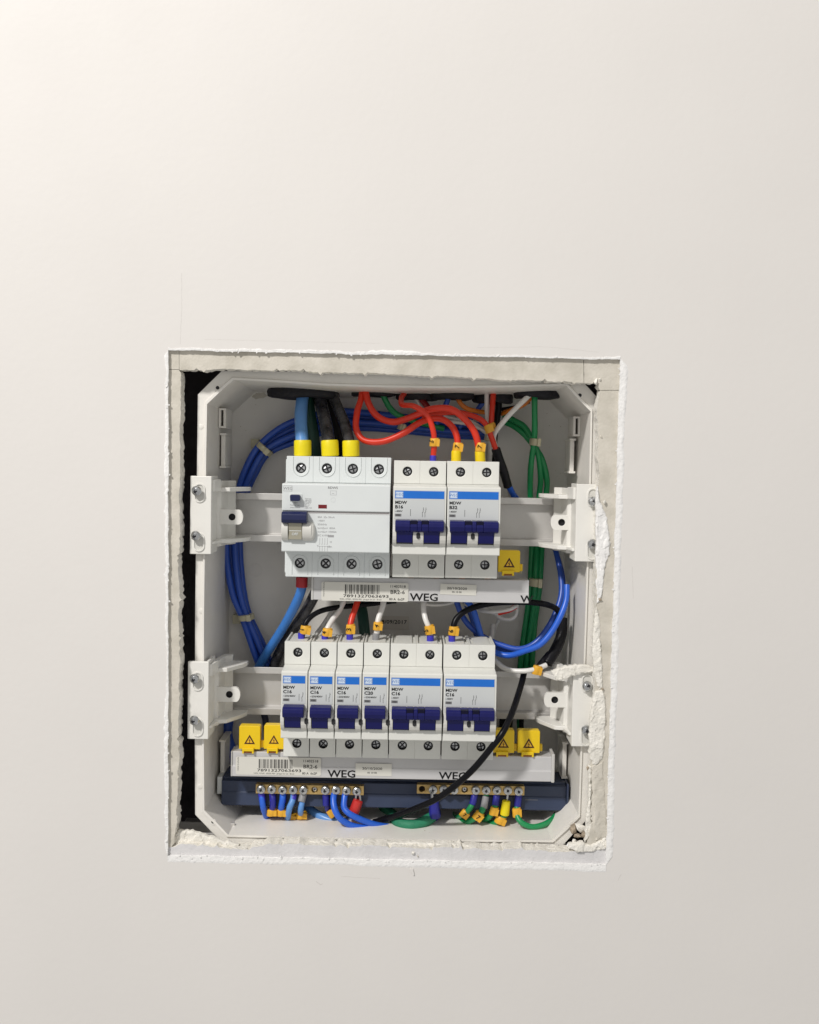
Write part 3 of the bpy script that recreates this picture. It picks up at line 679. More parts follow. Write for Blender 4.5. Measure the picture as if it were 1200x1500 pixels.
for k in range(4):
    cxx = 10.8+k*17.7
    for zc, up in ((33.2, 1), (-31.8, -1)):
        m_ = MB(); loop = []
        ro = 5.8
        base = [(cxx-ro, zc+up*7.6)] + [(cxx-ro*math.cos(math.pi*t/12), zc-up*ro*math.sin(math.pi*t/12)) for t in range(13)] + [(cxx+ro, zc+up*7.6)]
        inn_ = [(cxx-ro+.8, zc+up*7.6)] + [(cxx-(ro-.8)*math.cos(math.pi*t/12), zc-up*(ro-.8)*math.sin(math.pi*t/12)) for t in range(13)] + [(cxx+ro-.8, zc+up*7.6)]
        mid = [((a[0]+b[0])/2, (a[1]+b[1])/2) for a, b in zip(base, inn_)]
        m_.rings([[(p_[0], 16.0, p_[1]) for p_ in base], [(p_[0], 15.4, p_[1]) for p_ in mid], [(p_[0], 16.0, p_[1]) for p_ in inn_]], 0, False, False, closed=False)
        m_.build('terminal_rim', [M_WHITE], rc, smooth=60)
        sr = link('terminal_screw', SC_T[random.randrange(6)], rc, (cxx, 18.6, zc)); sr.rotation_euler = (0, random.random()*1.5, 0); sr.scale = (1.18, 1, 1.18)
        hb = MB(); hb.lathe([(3.6, 0), (.1, 0)], (cxx, 19.9, zc), n=16); hb.build('terminal_hole', [M_HOLE], rc)
m_ = MB(); m_.box(.2, W-.2, -.06, .5, 3.0, 3.1); m_.quad(0.5, W-.5, 3.25, 4.65, 1.22); m_.build('groove_line', [mat('groove_grey', (.32, .3, .3), .6)], rc)
m_ = MB(); m_.prism([(5.9, 11.8), (6.3, 11.4), (11.8, 11.4), (12.4, 12.0), (12.4, 15.0), (11.6, 15.6), (6.4, 15.6), (5.7, 15.0)], -4.5, 0.2); m_.build('test_button', [M_NAVY2], rc, bevel=0.5)
m_ = MB(); m_.prism([(5.3, 11.2), (13, 11.2), (13.4, 12), (13.4, 16), (12.6, 16.5), (5.6, 16.5), (5.1, 16)], -.5, .2); m_.build('button_surround', [M_WHITE], rc, bevel=0.2)
m_ = MB(); m_.box(24.3, 30.0, -.12, .2, 6.6, 9.1); m_.build('indicator_window', [M_REDW], rc)
m_ = MB(); m_.prism([(0, 4.6), (-6, 4.4), (-8.2, 2.8), (-8.4, -.8), (-7.2, -3.0), (-4, -3.4), (0, -3.4)], .6, 17.4, 'x'); m_.build('toggle_lever', [M_NAVY2], rc, bevel=0.6)
m_ = MB(); m_.prism([(1, -3.2), (-5.2, -3.2), (-3.6, -8.4), (-3.4, -14.2), (1, -14.2)], 5.0, 13.9, 'x'); m_.text('OFF', 9.3, -11.4, -3.75, 1.7, 1, 1.0, 0, .02, 'c'); m_.box(5.4, 13.5, -3.7, -3.3, -8.7, -8.2, 1)
m_.build('toggle_stem', [M_BEI, M_WHITE], rc, bevel=0.25)
m_ = MB()
prof = [(0.2, -2.4)] + [(-5.0*math.sin(math.pi*(k/10)**0.85), -8.8+6.4*math.cos(math.pi*k/10)) for k in range(1, 10)] + [(0.2, -15.4)]
m_.prism(prof, .3, 4.7, 'x'); m_.prism(prof, 14.2, 20.4, 'x')
m_.lathe([(6.4, 0.2), (6.0, -1.6), (4.2, -3.6), (.3, -4.6)], (20.2, 0, -8.8), n=28, sx=.40)
m_.build('toggle_surround', [M_EAR], rc, bevel=0.3, smooth=35)
m_ = MB()
logo(m_, .8, 17.6, 6.1, 4.0, -.07, 0, 1)
m_.text('RDWS', 30.5, 19.8, -.07, 1.5, 1, 1.1, 0, .02)
m_.text('TEST', 9.2, 9.6, -.07, .8, 1, 1, 0, 0, 'c'); m_.text('Push to test', 5.5, 8.2, -.07, .8, 1, 1.15); m_.text('every month', 5.5, 6.6, -.07, .8, 1, 1.15)
for r_ in range(7): m_.text(['TESTAR', 'MENSAL', 'PRUEBA', '5SM4 0', 'IEC 61', '008-1', 'NBR NM'][r_], 15.2, 12.4-r_*1.0, -.07, .72, 1, 1.25)
for k, t in enumerate(['80A  I\u0394n 30mA', '~400V', '50/60Hz', 'Im=I\u0394m=  800A', 'Inc=I\u0394c= 10000A', 'IEC 61008-1']):
    m_.text(t, 24.0, .2-k*2.45, -.07, 1.25, 2, 1.0, 0, .004)
m_.quad(31.0, 35.0, -12.6, -11.1, -.06, 2)
for k in range(4):
    u = 25.5+k*1.7
    m_.quad(u, u+.2, -17.4, -13.2, -.07, 2); m_.quad(u, u+.2, -22.0, -18.4, -.07, 2); m_.quad(u-.5, u+.1, -17.5, -17.3, -.07, 2)
m_.quad(24.5, 33.2, -18.9, -18.75, -.07, 2); m_.text('T', 23.6, -19.4, -.07, 1.4, 2); m_.text('I\u0394n', 31.0, -19.6, -.07, 1.4, 2); m_.text('Id', 32.3, -16.3, -.07, 1.3, 2)
for (a, b) in ((32.2, 36.3),):
    m_.quad(a, b, 18.4, 18.55, -.07, 2); m_.quad(a, b, 15.6, 15.75, -.07, 2); m_.quad(a, a+.15, 15.6, 18.5, -.07, 2); m_.quad(b-.15, b, 15.6, 18.5, -.07, 2)
    m_.text('~', 33.2, 16.0, -.07, 2, 2)
for t in range(12):
    a = 2*math.pi*t/12; m_.quad(34.2+1.5*math.cos(a)-.12, 34.2+1.5*math.cos(a)+.12, 12.4+1.5*math.sin(a)-.12, 12.4+1.5*math.sin(a)+.12, -.07, 2)
m_.build('lettering', [M_WHITE, M_INKG, mat('faint_ink', (.33, .33, .34), .6)], rc, recalc=False)

# ================================================================== COMB BUSBARS
BARS = [3,1,1,2,1,3,2,1,1,1,3,2,1,2,2,1,1,3,1,1,2,1,2,3,1,1,3,1,2,1,1,2,3,1,2,2,1,1,3,1,1,2,2,1,3,1,1,1,2,3,1,2,1,1,2,2,1,1]
def busbar(xl, xr, yt, yb, YD, label, sticker, dates, webs, endcap):
    a, b = P(xl, yt, YD), P(xr, yb, YD); Lx, H = b.x-a.x, a.z-b.z
    za = (P(xl, yb, YD).z+P(xr, yb, YD).z)/2
    org = Vector((a.x, YD, za)); root = thing('comb_busbar', label, 'busbar', org, 'comb busbars under the breakers')
    H = a.z-P(xl, yb, YD).z
    m_ = MB()
    m_.prism([(0, 0), (0, H*.40), (.35, H*.42), (.6, H*.46), (.6, H-.4), (1.0, H), (16, H), (16, H-1.2), (2, H-1.6), (2, 1.4), (12, 1.2), (12, 0)], 0, Lx, 'x')
    m_.build('insulating_profile', [M_STRIP], root, bevel=0.2)
    for k in range(int(Lx/17.9)):                         # copper teeth up into the breakers
        pass
    m_ = MB()
    for k in range(int((Lx-20)/17.9)): m_.box(12+k*17.9, 16+k*17.9, 5, 6.5, H-1, H+9)
    m_.build('copper_teeth', [mat('copper', (.6, .3, .2), .35, metal=.9)], root)
    m_ = MB()
    if endcap == 'l': m_.box(-1.6, 0, -.5, 14, -.3, H+1)
    else: m_.box(Lx, Lx+2.2, -.8, 15, -.6, H+2.2); m_.box(-1.0, 0, -.4, 14, -.2, H+.3)
    m_.build('end_cap', [mat('cap_translucent', (.66, .65, .63), .25, trans=.15)], root, bevel=0.5)
    def X(px_, py_=None): return P(px_, (yt+yb)/2, YD).x-org.x
    def Z(px_, py_): return P(px_, py_, YD).z-org.z
    sx0, sy0, sx1, sy1, wear = sticker
    x0, x1, z1, z0 = X(sx0), X(sx1), Z(sx0, sy0), Z(sx0, sy1)
    m_ = MB(); r_ = 1.3
    poly = []
    for cx_, cz_, st in ((x1-r_, z1-r_, 0), (x0+r_, z1-r_, 90), (x0+r_, z0+r_, 180), (x1-r_, z0+r_, 270)):
        for t in range(5): a_ = R(st+t*22.5); poly.append((cx_+r_*math.cos(a_), cz_+r_*math.sin(a_)))
    m_.prism(poly, -.28, -.12); st_ = m_.build('barcode_sticker', [M_PAPERW], root)
    m_ = MB(); yq = -.32; h_ = z1-z0; w_ = x1-x0; u = x0+w_*.355
    tot = sum(BARS); sc = w_*.25*1.0/tot*1.0; sc = (w_*.40)/tot
    u = x0+w_*.27
    for i, bw in enumerate(BARS):
        if i % 2 == 0: m_.quad(u, u+bw*sc*.92, z0+h_*.38, z1-h_*.12, yq, 0)
        u += bw*sc
    m_.text('7891327063693', x0+w_*.25, z0+h_*.2, yq, h_*.15, 0, 1.75, 0, .012)
    m_.text('WEG, CP420 - 89256-900 - Jaragu\u00e1 do Sul - Brasil', x0+w_*.21, z0+h_*.06, yq, h_*.075, 0, 1.02)
    m_.text('MADE IN BRAZIL', x0+w_*.035, z0+h_*.22, yq, h_*.065, 0, 1.1, math.pi/2)
    m_.text('11402518', x0+w_*.785, z1-h_*.25, yq, h_*.135, 0, 1.1, 0, .01)
    m_.text('BR2-6', x0+w_*.79, z1-h_*.585, yq, h_*.20, 0, 1.1, 0, .012)
    m_.text('80 A  6x2P', x0+w_*.78, z0+h_*.075, yq, h_*.125, 0, 1.0, 0, .012)
    m_.build('barcode_print', [M_INK], st_, recalc=False)
    for (dx0, dy0, dx1, dy1, rot, l1, l2) in dates:
        cx_, cz_ = (X(dx0)+X(dx1))/2, (Z(dx0, dy0)+Z(dx0, dy1))/2-(0.0)
        T = Matrix.Translation((cx_, 0, cz_)) @ Matrix.Rotation(rot, 4, 'Y'); hw, hh_ = (X(dx1)-X(dx0))/2, (Z(dx0, dy0)-Z(dx0, dy1))/2
        m_ = MB(); m_.box(-hw, hw, -.28, -.12, -hh_, hh_, 0, T); ds = m_.build('date_sticker', [M_PAPERW], root)
        m_ = MB(); m_.text(l1, -1, hh_*.02, -.33, 1.6, 0, 1.35, 0, .014, 'c', T); m_.text(l2, -1, -hh_*.62, -.33, 1.2, 0, 1.1, 0, .012, 'c', T)
        m_.build('date_print', [M_INK], ds, recalc=False)
    for (wx, wy, ch, t) in webs:
        m_ = MB(); m_.text(t, X(wx), .55, -.06, ch*.97, 0, 1.2, 0, .022); m_.build('lettering', [M_INK], root, recalc=False)
    return root
busbar(459.5, 774.5, 847.5, 881, 33, 'upper white comb busbar strip with complete barcode sticker, under the wide breaker',
       (471, 852, 598.5, 879.5, 0), [(645, 855.5, 698, 871, R(1.2), '20/10/2020', '05 10 00')], [(601, 880.3, 5.2, 'WEG'), (763, 881.2, 5.0, 'W')], 'l')
busbar(340.5, 807.5, 1105, 1141, 33, 'lower white comb busbar strip above the dark terminal tray, barcode partly behind the breaker',
       (345.5, 1108, 470.5, 1134.5, 0), [(521, 1118, 574, 1136, R(0.3), '20/10/2020', '05 10 00')], [(480.5, 1141.0, 5.2, 'WEG'), (643.5, 1146, 5.2, 'WEG')], 'r')

# yellow covers with the lightning sign
def cap(x0, x1, yt, yb, y, label):
    a, b = P(x0, yt, y), P(x1, yb, y); w_ = b.x-a.x; h_ = a.z-P(x0, yb, y).z
    org = Vector((a.x, y, P(x0, yb, y).z)); root = thing('warning_cap', label, 'warning cap', org, 'yellow caps over unused busbar teeth')
    hb = h_*.2; m_ = MB()
    m_.prism([(0, hb), (0, h_-.8), (.8, h_), (w_-.8, h_), (w_, h_-.8), (w_, hb)], 0, 7); m_.build('cap_body', [M_YEL], root, bevel=0.4)
    m_ = MB(); t0, t1 = w_*.17, w_*.72
    m_.box(t0, t1, -2.3, 0, hb-.9, hb+1.3); m_.box(t0, t0+1.3, -2.2, 2, hb*.4, hb+.6); m_.box(t1-1.3, t1, -2.2, 2, hb*.4, hb+.6); m_.box(t0+1.1, t1-1.1, -1.2, 3.5, hb*.42, hb-.5, 1)
    m_.build('cap_clip', [M_YEL, M_AMBER], root, bevel=0.25)
    m_ = MB(); m_.box(w_, w_+2.2, 3, 6, hb+.5, hb+5.5); m_.build('cap_link', [M_YEL], root, bevel=.3)
    m_ = MB(); cx_, z0 = w_*.5, h_*.38; s_ = w_*.52; th = s_*math.sqrt(3)/2
    tri = lambda k: [(cx_-s_/2*k, z0+th/3*(1-k)), (cx_+s_/2*k, z0+th/3*(1-k)), (cx_, z0+th*(k+(1-k)/3))]
    o_, i_ = tri(1.0), tri(.58)
    m_.add([(x, -.04, z) for x, z in tri(.8)], [(0, 1, 2)], 1)
    for k in range(3):
        j = (k+1) % 3; m_.add([(o_[k][0], -.06, o_[k][1]), (o_[j][0], -.06, o_[j][1]), (i_[j][0], -.06, i_[j][1]), (i_[k][0], -.06, i_[k][1])], [(0, 1, 2, 3)])
    zc = z0+th*.34
    bolt = [(.5, 2.1), (-.8, -.1), (-.05, .1), (-.35, -1.7), (-.75, -1.2), (-.1, -2.2), (.35, -1.1), (.05, -1.3), (.75, .45), (.05, .3)]
    kk = s_/7.4
    m_.add([(cx_+x*kk, -.06, zc+z*kk) for x, z in bolt], [tuple(range(len(bolt)))])
    m_.build('warning_sign', [M_INKR, M_SIGN], root, recalc=False)
cap(730.5, 761.5, 806, 846, 36, 'single yellow warning cap beside the B32 breaker, above the upper strip')
cap(350.5, 381, 1063, 1106, 33, 'leftmost yellow warning cap in the lower left pair')
cap(387, 415.5, 1062, 1106, 33, 'yellow warning cap of the left pair half tucked behind the first breaker')
cap(722, 753, 1069, 1111, 34, 'yellow warning cap of the right pair crossed by the black wire')
cap(759, 790.5, 1070, 1111, 34, 'rightmost yellow warning cap, clear of the black wire')

# ================================================================== TERMINAL TRAY AND BARS
TY = 50
a, b = P(318, 1141, TY), P(833, 1147, TY); zc = (a.z+b.z)/2; org = Vector((a.x, TY, zc-19))
tray = thing('terminal_tray', 'dark slate plastic tray along the bottom of the box carrying two brass bars', 'terminal tray', org)
m_ = MB(); Lx = b.x-a.x
m_.prism([(3.5, 19), (3.5, 17.8), (0, 17.0), (0, 9.6), (-.6, 9.2), (-2.5, .6), (-2.0, 0), (30, 0), (30, 19)], 3.5, Lx-1.5, 'x'); m_.build('tray_body', [M_TROUGH], tray, bevel=0.3)
m_ = MB(); m_.box(0, 3.4, 1, 26, 7, 19.5); m_.build('end_plate', [M_PLATE], tray, bevel=0.3)
m_ = MB(); m_.box(Lx-1.5, Lx, -2.2, 30, 0, 19.4); m_.build('end_plate', [M_TROUGH], tray, bevel=0.3)
m_ = MB(); m_.quad(Lx-31, Lx-22, 7.2, 7.5, -1.15); m_.quad(Lx-33, Lx-29, 9.0, 9.3, -.1); m_.build('moulded_mark', [M_INKG], tray)
def termbar(x0, x1, y0, y1, slots, label, nm):
    YB = 44; a, b = P(x0, y0, YB), P(x1, y0, YB); H = 6.4; zc = (P(x0, (y0+y1)/2, YB).z+P(x1, (y0+y1)/2+2.4, YB).z)/2
    org = Vector((a.x, YB, zc)); root = thing('brass_terminal_bar', label, 'terminal bar', org, 'brass terminal bars on the tray')
    n_ = len(slots); m_ = MB(); Lx = b.x-a.x; xs_ = [P(s_[0], y0, YB).x-org.x for s_ in slots]
    bd = [0]+[(xs_[i]+xs_[i+1])/2 for i in range(n_-1)]+[Lx]
    for i in range(n_): m_.cell(bd[i], bd[i+1], -H/2, H/2, xs_[i], 0, 2.2, 0, 5.5, mh=0, n=16)
    m_.build('brass_block', [M_BRASS], root, bevel=0.0, smooth=30)
    hb = MB(); hb.box(1, Lx-1, 5, 5.6, -2.4, 2.4); hb.build('hole_floor', [M_HOLE], root)
    for i, s_ in enumerate(slots):
        if s_[1] == 1:
            o_ = link('bar_screw', SC_B[i % 3], root, (xs_[i], -1.0, .2+random.uniform(-.3, .3))); o_.rotation_euler = (R(random.uniform(-10, 10)), random.random()*1.5, R(random.uniform(-8, 8)))
            hb = MB(); hb.lathe([(1.8, 5), (1.8, -1)], (xs_[i], 0, 0), n=12); hb.build('screw_shank', [M_STEEL], root, smooth=40)
        elif s_[1] == 2:
            o_ = link('bar_screw', SC_B[i % 3], root, (xs_[i], 2.6, 0)); o_.scale = (.6, .6, .6)
    return root
termbar(375, 533, 1149, 1162.5, [(383, 1), (398.5, 1), (414.5, 1), (430, 1), (445, 1), (461, 2), (477, 1), (492.5, 1), (508, 1), (523, 1)], 'left brass terminal bar, filled with blue wires', 0)
termbar(611, 768.5, 1149.0, 1163, [(618.5, 0), (634.5, 1), (650, 1), (665.5, 1), (681, 2), (697, 1), (712.5, 1), (728, 1), (744, 1), (759.5, 1)], 'right brass terminal bar, filled with green wires', 0)

# ================================================================== WIRES AND CABLES
KPX = lambda y: F/(DIST+y)                  # pixels per mm at a depth
def wire(name, label, cat, pts, dpx, m, parts=(), group=None, part='insulation', flat=None, n=12, taper=None, wob=True):
    P3 = [P(a, b, y) for a, b, y in pts]; path = spline(P3); r = dpx/2/KPX(pts[len(pts)//2][2])
    org = P3[0]; path = [p-org for p in path]
    if wob:
        ph = random.random()*9
        path = [p+Vector((math.sin(i*.35+ph), math.sin(i*.27+ph*2), math.cos(i*.31+ph)))*r*.045 for i, p in enumerate(path)]
    rad = [r*(1+.02*math.sin(i*.6)) for i in range(len(path))]
    if taper: rad = [r*(taper[0]+(taper[1]-taper[0])*i/(len(path)-1)) for i in range(len(path))]
    m_ = MB(); m_.tube(path, rad, n=n, flat=flat)
    if not parts:
        m_.v = [v+org for v in m_.v]
        return tag(m_.build(name, [m], None, org=org, smooth=50), label, cat, group)
    root = thing(name, label, cat, org, group)
    m_.build(part, [m], root, smooth=50)
    for pr in parts: pr(root, org)
    return root
def sleeve(name, p0, p1, dpx, m, y, d2=None, lip=True, metal_tail=None):     # a ferrule collar or boot between two pixels
    def go(root, org):
        y0, y1 = (y if isinstance(y, tuple) else (y, y))
        a, b = P(*p0, y0)-org, P(*p1, y1)-org; r = dpx/2/KPX(y0); r2 = (d2 or dpx)/2/KPX(y0)
        m_ = MB(); d = b-a
        pts = [a, a+d*.03, a+d*.10, a+d*.5, a+d*.88, a+d*.97, b]; m_.tube(pts, [r*.80, r*.95, r, (r+r2)/2, r2, r2*.96, r2*.82], n=16)
        m_.build(name, [m], root, smooth=40)
        if metal_tail:
            q = P(*metal_tail, y1)-org; t_ = MB(); t_.tube([b, b.lerp(q, .5), q], r2*.32, n=10); t_.build('bare_pin', [M_STEEL], root, smooth=50)
    return go
def marker(px, py, wpx, hpx, y, digit='', ang=0.0, trot=0.0, txo=0.0):          # clip-on ring marker
    def go(root, org):
        c = P(px, py, y)-org; k = KPX(y); w_, h_ = wpx/k, hpx/k
        T = Matrix.Translation(c) @ Matrix.Rotation(R(ang), 4, 'Y')
        m_ = MB(); n_ = 20; lo = []
        prof = [(w_/2*math.cos(a)*(1 if abs(math.cos(a)) < .9 else 1.02), w_*.46*math.sin(a)) for a in [2*math.pi*i/n_ for i in range(n_)]]
        for z in (-h_/2, -h_*.42, h_*.42, h_/2):
            s_ = .93 if abs(z) > h_*.45 else 1
            lo.append([T @ Vector((x*s_, q_*s_, z+(.35 if x > 0 else -.2)*abs(x)*.35)) for x, q_ in prof])
        m_.rings(lo); m_.box(w_*.22, w_*.56, -w_*.40, -w_*.18, -h_*.46, h_*.40, 0, T)
        o_ = m_.build('number_marker', [M_ORG], root, smooth=45)
        if digit:
            t_ = MB(); T2 = Matrix.Translation(c) @ Matrix.Rotation(R(ang), 4, 'Y')
            t_.text(digit, txo/k, -h_*.27 if trot == 0 else -w_*.0, -w_*.50, h_*.5, 0, 1.0, trot, .02, 'c', T2); t_.build('marker_number', [M_INK], o_, recalc=False)
    return go

# --- supply cables above the wide breaker
wire('supply_cable', 'thick light blue supply cable dropping from the left grommet into a yellow boot', 'cable',
     [(444, 566, 72), (443, 585, 68), (441, 610, 60), (441, 630, 52), (444, 655, 45)], 18.5, W_LBLUE, [sleeve('lug_boot', (443.5, 644.5), (443.5, 668.5), 25.5, M_YBOOT, 40)], 'supply cables')
wire('supply_cable', 'thick charcoal supply cable in the middle yellow boot above the wide breaker', 'cable',
     [(468, 566, 80), (471, 595, 72), (478, 625, 60), (484, 655, 46)], 19, W_DGR, [sleeve('lug_boot', (483, 644.5), (484, 668.5), 25.5, M_YBOOT, 40)], 'supply cables')
wire('supply_cable', 'thick charcoal supply cable in the right hand yellow boot above the wide breaker', 'cable',
     [(483, 566, 76), (492, 590, 70), (505, 622, 58), (514, 655, 46)], 16, W_DGR, [sleeve('lug_boot', (514, 645), (514.5, 669), 25, M_YBOOT, 40)], 'supply cables')
wire('dark_green_cable', 'thick dark green cable running down behind the left yellow boots', 'cable',
     [(451, 566, 84), (453, 595, 80), (460, 640, 78), (466, 690, 84), (480, 760, 98), (510, 840, 98), (528, 885, 80), (536, 940, 66), (540, 975, 62)], 16, W_DGRN)
wire('supply_cable', 'black cable loop behind the charcoal supply cables', 'cable', [(476, 566, 90), (484, 600, 90), (496, 640, 92), (505, 690, 96)], 20, W_BLK)

# --- the big blue bundle looping round the left
def bundle(n_, base, spread, dpx, m, lab):
    for k in range(n_):
        t = (k-(n_-1)/2)/max(1, (n_-1)/2)
        pts = [(x+spread[i][0]*t, y+spread[i][1]*t, d+(6 if k % 2 else 0)) for i, (x, y, d) in enumerate(base)]
        wire('blue_wire', lab[k], 'wire', pts, dpx, m, group='blue wires bundled round the left side')
base = [(722, 632, 92), (660, 629, 92), (600, 622, 93), (540, 616, 93), (490, 616, 93), (430, 633, 92), (388, 657, 90), (367, 690, 90), (354, 725, 92), (343, 770, 92), (342, 815, 92), (349, 868, 90), (361, 905, 90), (379, 950, 90), (398, 1000, 94)]
spread = [(0, 8), (0, 9), (0, 10), (0, 11), (2, 13), (6, 13), (5.5, 7), (7, 4), (6.5, 1), (9, 0), (10, 0), (8.5, 0), (5.5, -1), (8, -2), (9, 0)]
bundle(4, base, spread, 9.5, W_BLUE, ['outermost blue wire of the bundle round the left side of the box', 'second blue wire from outside in the bundle round the left side',
        'third blue wire from outside in the bundle round the left side', 'innermost blue wire of the bundle round the left side of the box'])
wire('blue_wire', 'dark blue wire coming out below the lower left bracket behind the strip', 'wire', [(336, 1045, 92), (334, 1075, 90), (341, 1105, 88), (352, 1150, 88)], 15, W_BLUE)
wire('blue_wire', 'dark wire dropping behind the gap between the two left warning caps', 'wire', [(386, 1040, 84), (390, 1062, 80), (392, 1110, 74)], 10, mat('wire_dark_blue', (.012, .015, .05), .4))
def tie(px, py, y, wpx, hpx, ang, label, base_off=None):
    c = P(px, py, y); k = KPX(y); w_, h_ = wpx/k/2, hpx/k/2
    root = thing('cable_tie', label, 'cable tie', c, 'nylon cable ties')
    T = Matrix.Rotation(R(ang), 4, 'Y'); m_ = MB(); lo = []
    for z in (-h_, h_):
        lo.append([T @ Vector(((w_)*math.cos(2*math.pi*i/20), 7.5*math.sin(2*math.pi*i/20), z)) for i in range(20)])
    m_.rings(lo); m_.build('tie_band', [M_TIE], root, smooth=40, bevel=.3)
    m_ = MB(); m_.box(w_*.2, w_*.75, -8.9, -6.6, -h_*1.15, h_*1.15, 0, T); m_.build('tie_head', [M_TIE], root, bevel=.3)
    if base_off:
        q = P(px+base_off[0], py+base_off[1], 105)-c; m_ = MB(); m_.box(q.x-3, q.x+3, q.z*0+q.y-5, q.y+2, q.z-3.4, q.z+3.4)
        m_.build('tie_base', [M_TIE], root, bevel=.4)
tie(388, 658, 90, 27, 8, 40, 'pale nylon tie round the blue bundle left of the supply cables', (-13, -8))
tie(361, 904, 90, 24, 8, -8, 'pale nylon tie round the blue bundle above the lower left bracket', (-13, 2))
tie(784, 648, 78, 17, 10, 6, 'pale nylon tie round the green wires near the top right')
tie(785, 853, 84, 20, 11, 2, 'pale nylon tie round the green wires right of the upper strip')
tie(717, 640, 82, 14, 13, 10, 'pale nylon tie round the red and white wires above the B32 breaker')
tie(589, 626, 88, 13, 9, 20, 'small pale nylon tie on the blue wires behind the red loops')
tie(760, 832, 86, 7, 13, 0, 'tiny pale nylon tie beside the single yellow warning cap')

# --- red feeders
wire('red_wire', 'red wire looping low from the second grommet to marker 7 on the left yellow boot', 'wire',
     [(532, 566, 66), (529, 585, 60), (523, 605, 55), (522, 628, 50), (534, 645, 46), (560, 647, 44), (590, 635, 44), (617, 618, 46), (643, 613, 46), (662, 624, 44), (670, 645, 42), (668, 672, 42)], 9.5, W_RED,
     [marker(670.5, 655, 14, 13, 42, '7', 8, math.pi/2*.9, 2), sleeve('wire_boot', (668.5, 660), (668, 680), 14.5, M_YBOOT2, 41)], 'red feeder wires')
wire('red_wire', 'red wire arching over to marker 7 on the right yellow boot', 'wire',
     [(534, 566, 62), (540, 590, 58), (553, 610, 55), (575, 618, 52), (600, 612, 48), (630, 600, 42), (660, 599, 40), (682, 615, 40), (697, 638, 40), (704, 672, 41)], 10, W_RED,
     [marker(703.5, 655, 13.5, 13, 40, '7', 6, math.pi/2*.9, 2), sleeve('wire_boot', (703, 660), (704, 680), 15, M_YBOOT2, 41)], 'red feeder wires')
wire('red_wire', 'red wire arching down to the blue ferrule on the B16 breaker', 'wire',
     [(594, 574, 70), (588, 583, 60), (590, 593, 48), (606, 595, 38), (625, 607, 34), (634, 628, 34), (636, 650, 36), (634.5, 675, 39)], 8.2, W_RED,
     [marker(636.5, 648, 13.5, 12, 36, '5', 4, math.pi/2*.8, -1.5), sleeve('ferrule', (634.5, 667), (634.5, 682), 9.5, B_BLUE, 38)], 'red feeder wires')
wire('red_wire', 'red wire arching behind the other reds to the black heat shrink sleeve', 'wire',
     [(620, 612, 66), (640, 606, 62), (670, 604, 62), (695, 610, 60), (711, 621, 58), (720, 640, 58), (727, 660, 58)], 8.2, W_RED,
     [marker(716, 628, 12, 12, 58, '', -18)], 'red feeder wires')
wire('red_wire', 'short straight red wire dropping beside the white wire to the orange marker', 'wire', [(723, 572, 72), (721, 600, 68), (720, 630, 66), (724, 655, 66)], 8, W_RED,
     [marker(721, 625, 9, 11, 66, '', -12)], 'red feeder wires')
wire('red_wire', 'dark red wire stub just under the third grommet', 'wire', [(612, 572, 82), (619, 586, 80), (632, 604, 78)], 9, mat('wire_dark_red', (.28, .012, .012), .4))
wire('heat_shrink_splice', 'black heat shrink sleeve joining a red and a blue wire beside the B32 breaker', 'splice',
     [(726, 657, 58), (731, 670, 60), (738, 692, 64), (744, 712, 70)], 13, M_TAPE, [sleeve('blue_tail', (743.5, 708), (753, 727), 9, W_MBLUE, (70, 78)), sleeve('blue_tail_end', (752, 724), (768, 745), 8.5, W_BLUE, (77, 88))], part='shrink_sleeve')
wire('green_wire', 'green wire curving from the second grommet behind the red loops', 'wire', [(560, 566, 72), (563, 582, 72), (573, 600, 74), (588, 610, 78), (610, 618, 84), (650, 628, 90)], 8.5, W_GRN)
wire('white_wire', 'thin white wire slanting under the third grommet', 'wire', [(604, 572, 84), (612, 588, 82), (622, 602, 82), (650, 615, 82), (690, 622, 80), (714, 634, 78)], 5.5, W_WHT)
wire('white_wire', 'white wire crossing behind the reds towards the orange marker', 'wire', [(640, 607, 86), (665, 614, 84), (690, 618, 82), (716, 636, 80)], 7, W_WHT)
wire('blue_wire', 'short blue wire leaving the fourth grommet beside the orange wire', 'wire', [(661, 570, 78), (657, 584, 78), (650, 600, 82), (640, 620, 88)], 8, W_BLUE)
wire('orange_wire', 'orange wire bending out of the fourth grommet', 'wire', [(668, 572, 74), (673, 588, 72), (683, 598, 74), (697, 602, 78), (712, 604, 84)], 7, W_ORG)
wire('blue_wire', 'blue wire slanting down behind the orange wire end', 'wire', [(712, 580, 84), (704, 594, 84), (692, 610, 86), (672, 626, 88)], 8, W_BLUE)
wire('white_wire', 'straight white wire beside the short straight red wire', 'wire', [(713, 572, 74), (713.5, 600, 72), (716, 630, 74), (718, 660, 82), (715, 700, 90), (713, 745, 92)], 7, W_WHT)
wire('white_wire', 'white wire slanting from the right grommet down past the black sleeve', 'wire', [(776, 578, 62), (757, 597, 60), (738, 617, 60), (724, 637, 64), (726, 655, 70), (736, 685, 74), (744, 708, 78), (752, 735, 86)], 7.5, W_WHT)
wire('black_wire', 'black wire bunch behind the white and red pair', 'wire', [(731, 572, 84), (730, 600, 84), (725, 635, 86), (722, 680, 92)], 10, W_BLK)
wire('orange_wire', 'orange red wire crossing behind the slanting white wire', 'wire', [(780, 580, 74), (768, 592, 76), (750, 600, 80), (735, 606, 88)], 7, W_ORG)
wire('black_wire', 'black wire running sideways behind the slanting white wire', 'wire', [(776, 588, 88), (757, 596, 90), (735, 600, 92)], 6, W_BLK)
wire('white_wire', 'grey white wire dropping behind the B32 breaker top', 'wire', [(718, 645, 84), (714, 665, 86), (718, 700, 90), (722, 740, 94)], 5, mat('wire_grey', (.36, .34, .32), .4))

